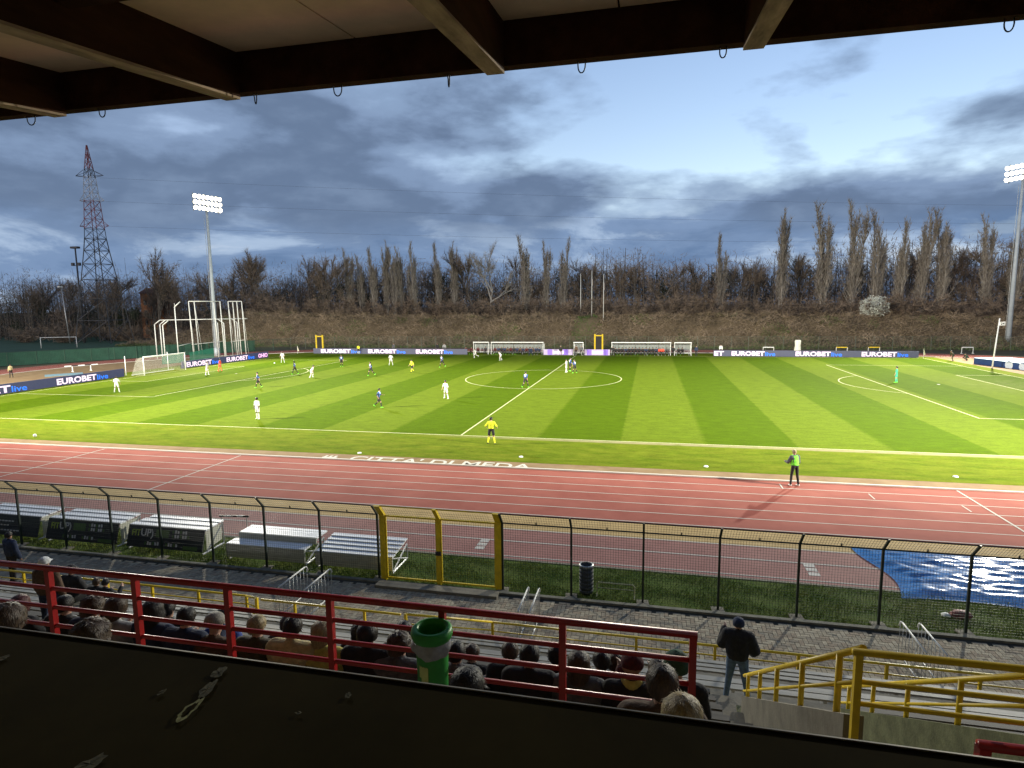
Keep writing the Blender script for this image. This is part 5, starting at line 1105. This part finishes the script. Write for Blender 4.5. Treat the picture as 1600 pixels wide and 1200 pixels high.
# ------------------------------------------------------------------ floodlight masts (each lamp's light belongs to its mast)
lens_m = bpy.data.materials.new('lamp lens'); lens_m.use_nodes = True; no_light(lens_m); _b = lens_m.node_tree.nodes['Principled BSDF']; _b.inputs['Emission Color'].default_value = (1.0, 0.90, 0.66, 1); _b.inputs['Emission Strength'].default_value = 3.0; _b.inputs['Base Color'].default_value = (0.9, 0.88, 0.8, 1)
def mast(label, x, y, h, aims, power=1.0):
    rz = math.atan2(y*0.6, x*0.8)-math.pi/2     # rack turned towards the pitch
    t = thing('floodlight_mast', label, 'floodlight', (x, y, 0), rz, 'floodlight masts at the corners')
    MB().tube((0, 0, -0.05), (0, 0, h), 0.42, 0.20, 12).build('pole', steel_grey, t, True)
    MB().tube((0, 0, 0), (0, 0, 1.4), 0.5, 0.5, 12).build('base', steel_grey, t, True)
    MB().path([(-0.55, 0, 0), (-0.6, 0, h-2)], 0.03, 6).build('ladder', galv, t)
    rack = MB()
    for k in range(3): rack.cbox((0, 0, h-0.95+k*0.98), (5.4, 0.12, 0.12))
    for s in (-2.4, 0.0, 2.4): rack.cbox((s, 0.1, h+0.05), (0.1, 0.1, 3.2))
    rack.build('rack', galv, t)
    body = MB().lathe([(0.0, -0.32), (0.16, -0.30), (0.34, -0.05), (0.41, 0.06), (0.41, 0.10)], 14).mesh('floodlight', black_plastic, True); ln = MB().lathe([(0.0, 0.0), (0.40, 0.0)], 16).mesh('lens', lens_m)
    for k in range(3):
        for i in range(7):
            o = link('floodlight', body, t, (-2.4+i*0.8, -0.42, h-0.95+k*0.98), (R(112), 0, 0)); link('lens', ln, o, (0, 0, 0.085))
    top = Vector((x, y, h+0.2)); m = Matrix.Rotation(rz, 3, 'Z')
    for i, (ax, ay, e, ang) in enumerate(aims):
        d = bpy.data.lights.new('flood beam', 'SPOT'); d.energy = FLOOD_W*power*e; d.color = (1.0, 0.95, 0.80); d.spot_size = R(ang); d.spot_blend = 0.9; d.shadow_soft_size = 1.2
        o = bpy.data.objects.new('flood_beam', d); COL.objects.link(o); o.parent = t
        lp = Vector((0, -1.2, h)); wp = m@lp+Vector((x, y, 0)); q = (Vector((ax, ay, 0))-wp).to_track_quat('-Z', 'Y'); o.location = lp; o.rotation_mode = 'QUATERNION'; o.rotation_quaternion = Matrix.Rotation(-rz, 3, 'Z').to_quaternion()@q
mast('lit floodlight mast on a tall grey pole behind the left goal', -65.7, 26.9, 27.3, [(-30, 0, 0.8, 70), (5, -14, 0.4, 50)])
mast('lit floodlight mast on a tall grey pole at the right edge', 73.9, 53.5, 30.2, [(34, 4, 1.35, 62), (8, -12, 0.5, 46), (58, 14, 0.55, 60)])
mast('floodlight mast outside the picture, left of the stand', -66.0, -49.5, 27.3, [(-28, -12, 0.85, 72), (8, -10, 1.35, 56), (-64, -2, 0.9, 50)])
mast('floodlight mast outside the picture, right of the stand', 70.0, -49.5, 27.3, [(34, -16, 1.15, 76), (0, -12, 1.0, 56)])

# ------------------------------------------------------------------ pylon, cables, small masts, house
lat_d = M('pylon dark', (0.045, 0.045, 0.05), 0.6, 0.2, 1.0); lat_r = M('pylon red', (0.19, 0.045, 0.045), 0.6, 0.2, 1.0); lat_w = M('pylon white', (0.38, 0.38, 0.40), 0.6, 0.2, 1.0)
def pylon():
    t = thing('pylon', 'tall lattice power pylon with red and white top behind the trees', 'pylon', (-128.5, 63.2, -0.05), R(12))
    H = 50.3
    half = lambda z: 4.7+(1.75-4.7)*min(1, z/26.0) if z < 26 else 1.75+(0.95-1.75)*min(1, (z-26)/16) if z < 42 else 0.95+(0.08-0.95)*(z-42)/(H-42)
    lev = [0, 6, 11.5, 16.5, 20.5, 24, 27, 29.5, 32, 34.3, 36.5, 38.6, 40.6, 42.5, 44.4, 46.4, 48.4, H]
    def mat(z): return lat_d if z < 29 else lat_r if z < 36 else lat_w if z < 42 else lat_d if z < 44 else lat_r
    for a, b in zip(lev[:-1], lev[1:]):
        s = MB(); ha, hb = half(a), half(b); ca = [(-ha, -ha, a), (ha, -ha, a), (ha, ha, a), (-ha, ha, a)]; cb = [(-hb, -hb, b), (hb, -hb, b), (hb, hb, b), (-hb, hb, b)]
        w = 0.14 if a < 26 else 0.10
        for i in range(4):
            s.tube(ca[i], cb[i], w, w, 4, caps=False); s.tube(ca[i], cb[(i+1) % 4], w*0.55, w*0.55, 3, caps=False); s.tube(ca[(i+1) % 4], cb[i], w*0.55, w*0.55, 3, caps=False); s.tube(cb[i], cb[(i+1) % 4], w*0.55, w*0.55, 3, caps=False)
        s.build('lattice_section', mat(a), t)
    for z, L_ in ((42.6, 3.6), (36.4, 3.2), (30.0, 3.8)):
        for sg in (-1, 1):
            a = MB(); h = half(z)
            for yy in (-h, h): a.tube((sg*h, yy, z), (sg*L_, 0, z+0.2), 0.07, n=3); a.tube((sg*h, yy, z+1.5), (sg*L_, 0, z+0.2), 0.06, n=3)
            a.build('cross_arm', mat(z), t)
pylon()
cable_m = M('cable', (0.06, 0.07, 0.09), 0.6)
for i, (z0, z1, y1, lb) in enumerate(((42.0, 36.0, 190, 'highest power cable crossing the sky behind the trees'), (36.2, 31.0, 186, 'second power cable crossing the sky behind the trees'), (30.0, 26.0, 182, 'lowest power cable crossing the sky behind the trees'))):
    pts = []
    for k in range(33): f = k/32; pts.append((-125+420*f, 63+(y1-63)*f, z0+(z1-z0)*f-7*4*f*(1-f)*0.5))
    tag(MB().path(pts, 0.022, 3).build('power_cable', cable_m), lb, 'cable', 'power cables')
t = thing('floodlight_mast', 'small dark floodlight mast of the training pitch left of the pylon', 'floodlight', (-134.5, 62.5, -0.05))
MB().tube((0, 0, 0), (0, 0, 24.6), 0.3, 0.18, 8).build('pole', lat_d, t, True)
MB().cbox((0, 0, 24.9), (2.2, 1.0, 0.5)).build('platform', lat_d, t); MB().cbox((-1.0, -0.2, 20.6), (0.7, 0.5, 0.8)).build('lamp', lat_d, t); MB().cbox((1.0, -0.2, 20.6), (0.7, 0.5, 0.8)).build('lamp', lat_d, t); MB().cbox((0, 0, 20.3), (2.6, 0.15, 0.15)).build('arm', lat_d, t)
t = thing('street_lamp', 'thin grey lamp post with a pale head left of the pylon', 'lamp post', (-137.0, 60.5, -0.05))
MB().tube((0, 0, 0), (-1.0, 0, 14.6), 0.14, 0.09, 8).build('pole', galv, t, True); MB().cbox((-1.0, -0.3, 14.75), (0.7, 1.0, 0.22)).build('lamp_head', white_paint, t)
def house(label, x, y, w, d, h, c, rc):
    t = thing('house', label, 'house', (x, y, -0.05), R(10)); wm = M('house wall '+label[:6], c, 0.9, 0.1, 0.5); rm = M('house roof '+label[:6], rc, 0.85, 0.2, 1.0); gm = M('house glass', (0.03, 0.035, 0.04), 0.2)
    MB().box((-w/2, -d/2, 0), (w/2, d/2, h)).build('wall', wm, t)
    MB().add([(-w/2-0.4, -d/2-0.4, h), (w/2+0.4, -d/2-0.4, h), (w/2+0.4, d/2+0.4, h), (-w/2-0.4, d/2+0.4, h), (-w/2-0.4, 0, h+1.8), (w/2+0.4, 0, h+1.8)], [(0, 1, 5, 4), (2, 3, 4, 5), (1, 2, 5), (3, 0, 4), (3, 2, 1, 0)]).build('roof', rm, t)
    for f in range(int(h//3)):
        for k in range(int(w//2.6)):
            x0 = -w/2+0.9+k*2.6; o = MB().box((x0, -d/2-0.03, 1.0+f*3), (x0+1.0, -d/2+0.02, 2.4+f*3)).build('window', gm, t); MB().box((x0-0.1, -d/2-0.09, 0.9+f*3), (x0+1.1, -d/2-0.032, 0.99+f*3)).build('sill', wm, o)
house('orange brown house between the bare trees right of the pylon', -137.0, 92.0, 7.5, 7.0, 13.5, (0.34, 0.15, 0.07), (0.15, 0.06, 0.04))

# ------------------------------------------------------------------ trees
bark_p = M('poplar bark', (0.26, 0.235, 0.20), 0.9, 0.3, 1.0); twig_p = M('poplar twigs', (0.17, 0.145, 0.115), 0.9, 0.25, 0.5, col2=(0.28, 0.245, 0.20))
bark_b = M('tree bark', (0.10, 0.085, 0.07), 0.9, 0.3, 1.0); twig_b = M('tree twigs', (0.14, 0.105, 0.078), 0.9, 0.25, 0.5, col2=(0.21, 0.165, 0.125))
twig_w = M('pale twigs', (0.24, 0.215, 0.18), 0.9, 0.2, 0.5, col2=(0.33, 0.30, 0.26)); twig_s = M('scrub twigs', (0.14, 0.105, 0.078), 0.9, 0.25, 0.08, col2=(0.24, 0.18, 0.13)); ivy_m = M('ivy leaf', (0.018, 0.028, 0.012), 0.7, 0.4, 1.0, col2=(0.035, 0.05, 0.02)); blossom_m = M('blossom', (0.50, 0.52, 0.44), 0.8, 0.2, 2.0, col2=(0.68, 0.69, 0.62))
def unit(v): return v/(np.linalg.norm(v)+1e-9)
def grow(r, kind):
    """unit-height skeleton: returns limb segments and twig segments"""
    S0, S1, Q0, Q1 = [], [], [], []; T0, T1 = [], []
    def limb(p, d, L_, rad, n, wob, up):
        pts = [p]
        for k in range(n):
            d = unit(d+r.normal(0, wob, 3)+np.array([0, 0, up])); q = pts[-1]+d*L_/n; S0.append(pts[-1]); S1.append(q); Q0.append(rad*(1-0.85*k/n)); Q1.append(rad*(1-0.85*(k+1)/n)); pts.append(q)
        return pts, d
    def twigs(p, d, n, L_, spread, up):
        for _ in range(n):
            dd = unit(d+r.normal(0, spread, 3)+np.array([0, 0, up])); T0.append(p); T1.append(p+dd*L_*r.uniform(0.5, 1.2))
    if kind == 'poplar':
        stems = r.integers(2, 5)
        for s in range(stems):
            off = np.array([r.normal(0, 0.014), r.normal(0, 0.014), 0]); h = 1.0 if s == 0 else r.uniform(0.72, 0.95)
            tr, _ = limb(off, unit(np.array([r.normal(0, 0.035), r.normal(0, 0.035), 1])), h, 0.013, 10, 0.025, 0.06)
            for _ in range(46):
                f = r.uniform(0.10, 0.97); i = min(9, int(f*10)); p = tr[i]+(tr[i+1]-tr[i])*(f*10-i)
                a = r.uniform(0, 6.283); w = 0.40*(1-0.35*f); L_ = (0.18 if f < 0.75 else 0.11)*r.uniform(0.6, 1.15)
                br, bd = limb(p, unit(np.array([math.cos(a)*w, math.sin(a)*w, 1])), L_, 0.0035, 3, 0.07, 0.10)
                for q in br: twigs(q, np.array([0, 0, 1.0]), 9, 0.064, 0.46, 0.4)
    elif kind in ('broad', 'wide'):
        def rec(p, d, L_, rad, lev):
            pts, dd = limb(p, d, L_, rad, 4, 0.10, 0.03)
            if lev == 0:
                for q in pts[1:]: twigs(q, dd, 9, 0.075, 0.55, 0.15)
                return
            for _ in range(3 if lev > 1 else 4):
                f = r.uniform(0.45, 1.0); i = min(3, int(f*4)); q = pts[i]+(pts[i+1]-pts[i])*(f*4-i)
                rec(q, unit(dd+r.normal(0, 0.55 if kind == 'wide' else 0.42, 3)+np.array([0, 0, 0.12])), L_*r.uniform(0.62, 0.82), rad*0.58, lev-1)
            rec(pts[-1], unit(dd+r.normal(0, 0.2, 3)), L_*0.75, rad*0.65, lev-1)
        rec(np.zeros(3), np.array([r.normal(0, 0.05), r.normal(0, 0.05), 1.0]), 0.33, 0.020, 3)
    elif kind == 'scrub':
        for _ in range(16):
            a = r.uniform(0, 6.283); pts, dd = limb(np.array([r.normal(0, 0.06), r.normal(0, 0.06), 0]), unit(np.array([math.cos(a)*0.75, math.sin(a)*0.75, 1.0])), r.uniform(0.6, 1.05), 0.012, 5, 0.14, -0.02)
            for q in pts[1:]: twigs(q, dd, 16, 0.22, 0.75, 0.05)
    S0, S1, T0, T1 = (np.array(a) for a in (S0, S1, T0, T1)); top = max(S1[:, 2].max(), T1[:, 2].max())
    return S0/top, S1/top, np.array(Q0)/top, np.array(Q1)/top, T0/top, T1/top
TREES = {}
def tree_kind(key, kind, n, H, bark, twig, tw):
    TREES[key] = []
    for i in range(n):
        r = np.random.default_rng(100+i*7+len(TREES)*31); S0, S1, Q0, Q1, T0, T1 = grow(r, kind)
        TREES[key].append((segs_mesh('trunk', S0*H, S1*H, Q0*H, Q1*H, 4, bark), blades_mesh('crown', T0*H, T1*H, tw*(0.6+0.8*r.random(len(T0))), twig, r)))
tree_kind('poplar', 'poplar', 5, 20.0, bark_p, twig_p, 0.025); tree_kind('broad', 'broad', 5, 14.0, bark_b, twig_b, 0.024); tree_kind('pale', 'wide', 1, 19.0, M('pale bark', (0.30, 0.28, 0.25), 0.9), twig_w, 0.022); tree_kind('scrub', 'scrub', 5, 4.0, bark_b, twig_s, 0.028)
HT = dict(poplar=20.0, broad=14.0, pale=19.0, scrub=4.0)
def tree(key, i, x, y, h, label, cat='tree', group=None, wide=1.0, crown=None):
    z0 = float(bank_z(x, y)) if y > 49 else 0.0; tm, cm = TREES[key][i % len(TREES[key])]
    t = thing({'poplar': 'poplar_tree', 'broad': 'bare_tree', 'pale': 'bare_tree', 'scrub': 'bush'}[key], label, cat, (x, y, z0-0.15), random.uniform(0, 6.28), group); s = h/HT[key]; t.scale = (s*wide, s*wide, s)
    link('trunk', tm, t); c = link('crown', cm, t)
    if crown: c.material_slots[0].link = 'OBJECT'; c.material_slots[0].material = crown
    return t
POP_L = [(-60.0, 23.8), (-57.0, 22.3), (-53.0, 23.9), (-50.2, 25.2), (-47.9, 23.8), (-46.3, 23.7), (-42.9, 24.6), (-36.8, 24.7), (-32.9, 24.5), (-15.6, 25.4), (-11.4, 24.1), (-7.1, 24.8)]
POP_R = [(27.0, 24.5), (39.2, 28.8), (47.2, 30.0), (52.2, 30.4), (57.0, 28.3), (61.0, 26.0), (64.9, 27.6), (69.1, 28.0), (76.8, 26.2), (81.3, 26.0)]
for i, (x, zt) in enumerate(POP_L): y = 68+random.uniform(-1, 1); tree('poplar', i, x, y, zt-float(bank_z(x, y)), '%s bare poplar from the left in the row left of the flagpoles' % words[i], group='poplars left of the flagpoles', wide=random.uniform(0.9, 1.15))
for i, (x, zt) in enumerate(POP_R): y = 68+random.uniform(-1, 1); tree('poplar', i+2, x, y, zt-float(bank_z(x, y)), '%s bare poplar from the left in the row right of the flagpoles' % words[i], group='poplars right of the flagpoles', wide=random.uniform(1.0, 1.25))
for x, y, h, lb in ((-24.3, 68, 19.0, 'broad pale grey bare tree in the middle of the left poplars'), (-117, 69.5, 26.5, 'tall bare tree standing alone right of the pylon')): tree('broad' if 'alone' in lb else 'pale', 3, x, y, h, lb)
BIG = [(-66.5, 67, 15.5), (-70.5, 68, 15), (-63.8, 66, 14), (-87, 68, 18), (-83, 66, 15.5), (-91, 70, 16), (-104, 72, 18), (-110, 76, 17), (-97, 74, 16), (-140, 78, 19), (-146, 80, 20), (-152, 76, 18), (-160, 84, 20), (-168, 80, 19), (-133, 84, 18), (-180, 88, 20), (-128, 88, 17), (0.5, 72, 13.5), (4.5, 74, 13.0), (10, 75, 12.5), (16, 73, 12), (21, 75, 12.5), (31, 70, 12.5), (34.5, 73, 13), (44, 74, 14), (-3, 76, 12), (-20, 74, 15), (-28.5, 70, 17), (-40, 74, 14), (73, 74, 15), (86, 66, 16), (92, 70, 17), (-54, 75, 13), (55, 76, 14), (66, 76, 15), (80, 72, 15)]
for i, (x, y, h) in enumerate(BIG): tree('broad', i, x, y, h*1.02, 'bare brown tree in the wood behind the bank', group='bare trees of the wood', wide=random.uniform(0.9, 1.15))
for i in range(58):
    x = -82+i*3.05+random.uniform(-1.2, 1.2); y = random.uniform(60.5, 65); tree('scrub', i, x, y, random.uniform(3.0, 6.2), 'leafless brown bush at the top of the bank', 'bush', 'bushes along the top of the bank', wide=random.uniform(1.0, 1.5))
for i in range(16):
    x = -165+i*5.6+random.uniform(-2, 2); y = 62+random.uniform(0, 14); tree('scrub', i, x, y, random.uniform(4, 7), 'leafless brown bush at the edge of the training pitch', 'bush', 'bushes round the training pitch', wide=1.4)
tree('scrub', 1, 40.6, 59.6, 4.0, 'round leafless brown bush in front of the right poplars', 'bush', wide=1.9)
# blossoming bush
t = tree('scrub', 2, 54.3, 60.0, 4.4, 'round bush covered in white blossom on the bank', 'bush', wide=1.6)
r = np.random.default_rng(4); n = 5200; d = r.normal(size=(n, 3)); d /= np.linalg.norm(d, axis=1, keepdims=True); rr = r.uniform(0.35, 1, n)**0.4*(1+0.18*np.sin(d[:, 0]*7)*np.sin(d[:, 2]*6+d[:, 1]*5))
P0 = d*rr[:, None]*np.array([1.55, 1.4, 1.85])+np.array([0, 0, 2.0]); P0 = P0[P0[:, 2] > 0.2]; P1 = P0+r.normal(0, 0.10, P0.shape)
c = link('blossom', blades_mesh('blossom', P0, P1, np.full(len(P0), 0.05), blossom_m, r), t)
# the wood behind, which reads as one mass: stems, twigs and ivy
def wood():
    r = np.random.default_rng(11)
    def prof(x): return 13.2+1.6*np.sin(x*0.09+1)+1.2*np.sin(x*0.23)+0.8*np.sin(x*0.61+2)+2.2*smooth01(25, 60, x)+6.5*smooth01(-84, -114, x)
    n = 260000; x = r.uniform(-230, 170, n); y = r.uniform(72, 112, n)+np.where(x < -100, 14, 0); f = r.random(n)**1.15; z = bank_z(x, y)-0.3+f*prof(x)*(0.85+0.3*r.random(n))*(0.8+0.2*np.sin(y*0.7+x*0.3))
    d = r.normal(size=(n, 3))*np.array([0.7, 0.7, 0.6])+np.array([0, 0, 0.7]); d /= np.linalg.norm(d, axis=1, keepdims=True)
    P0 = np.stack([x, y, z], 1); o = stuff(link('wood_twigs', blades_mesh('wood_twigs', P0, P0+d*r.uniform(0.7, 2.2, n)[:, None], r.uniform(0.02, 0.075, n), twig_s, r))); o['label'] = 'brown mass of bare twigs of the wood behind the bank'
    n = 1500; x = r.uniform(-230, 170, n); y = r.uniform(70, 108, n); h = prof(x)*r.uniform(0.6, 1.05, n); P0 = np.stack([x, y, bank_z(x, y)-0.2], 1); P1 = P0+np.stack([r.normal(0, 0.6, n), r.normal(0, 0.6, n), h], 1); w = r.uniform(0.05, 0.16, n)
    o = stuff(link('wood_stems', segs_mesh('wood_stems', P0, P1, w, w*0.3, 4, bark_b))); o['label'] = 'thin bare stems of the wood behind the bank'
    n = 90000; k = 260; cx = r.uniform(-220, 165, k); cy = r.uniform(76, 110, k); cz = r.uniform(0.5, 9.0, k); rad = r.uniform(1.2, 3.4, k); c = r.integers(0, k, n); d = r.normal(size=(n, 3)); d /= np.linalg.norm(d, axis=1, keepdims=True); d *= (r.random(n)**0.4*rad[c])[:, None]*np.array([1, 1, 1.3])
    P0 = np.stack([cx[c], cy[c], bank_z(cx[c], cy[c])+cz[c]], 1)+d; o = stuff(link('ivy', blades_mesh('ivy', P0, P0+r.normal(0, 0.25, (n, 3)), np.full(n, 0.12), ivy_m, r))); o['label'] = 'dark evergreen ivy and undergrowth between the trees'
wood()
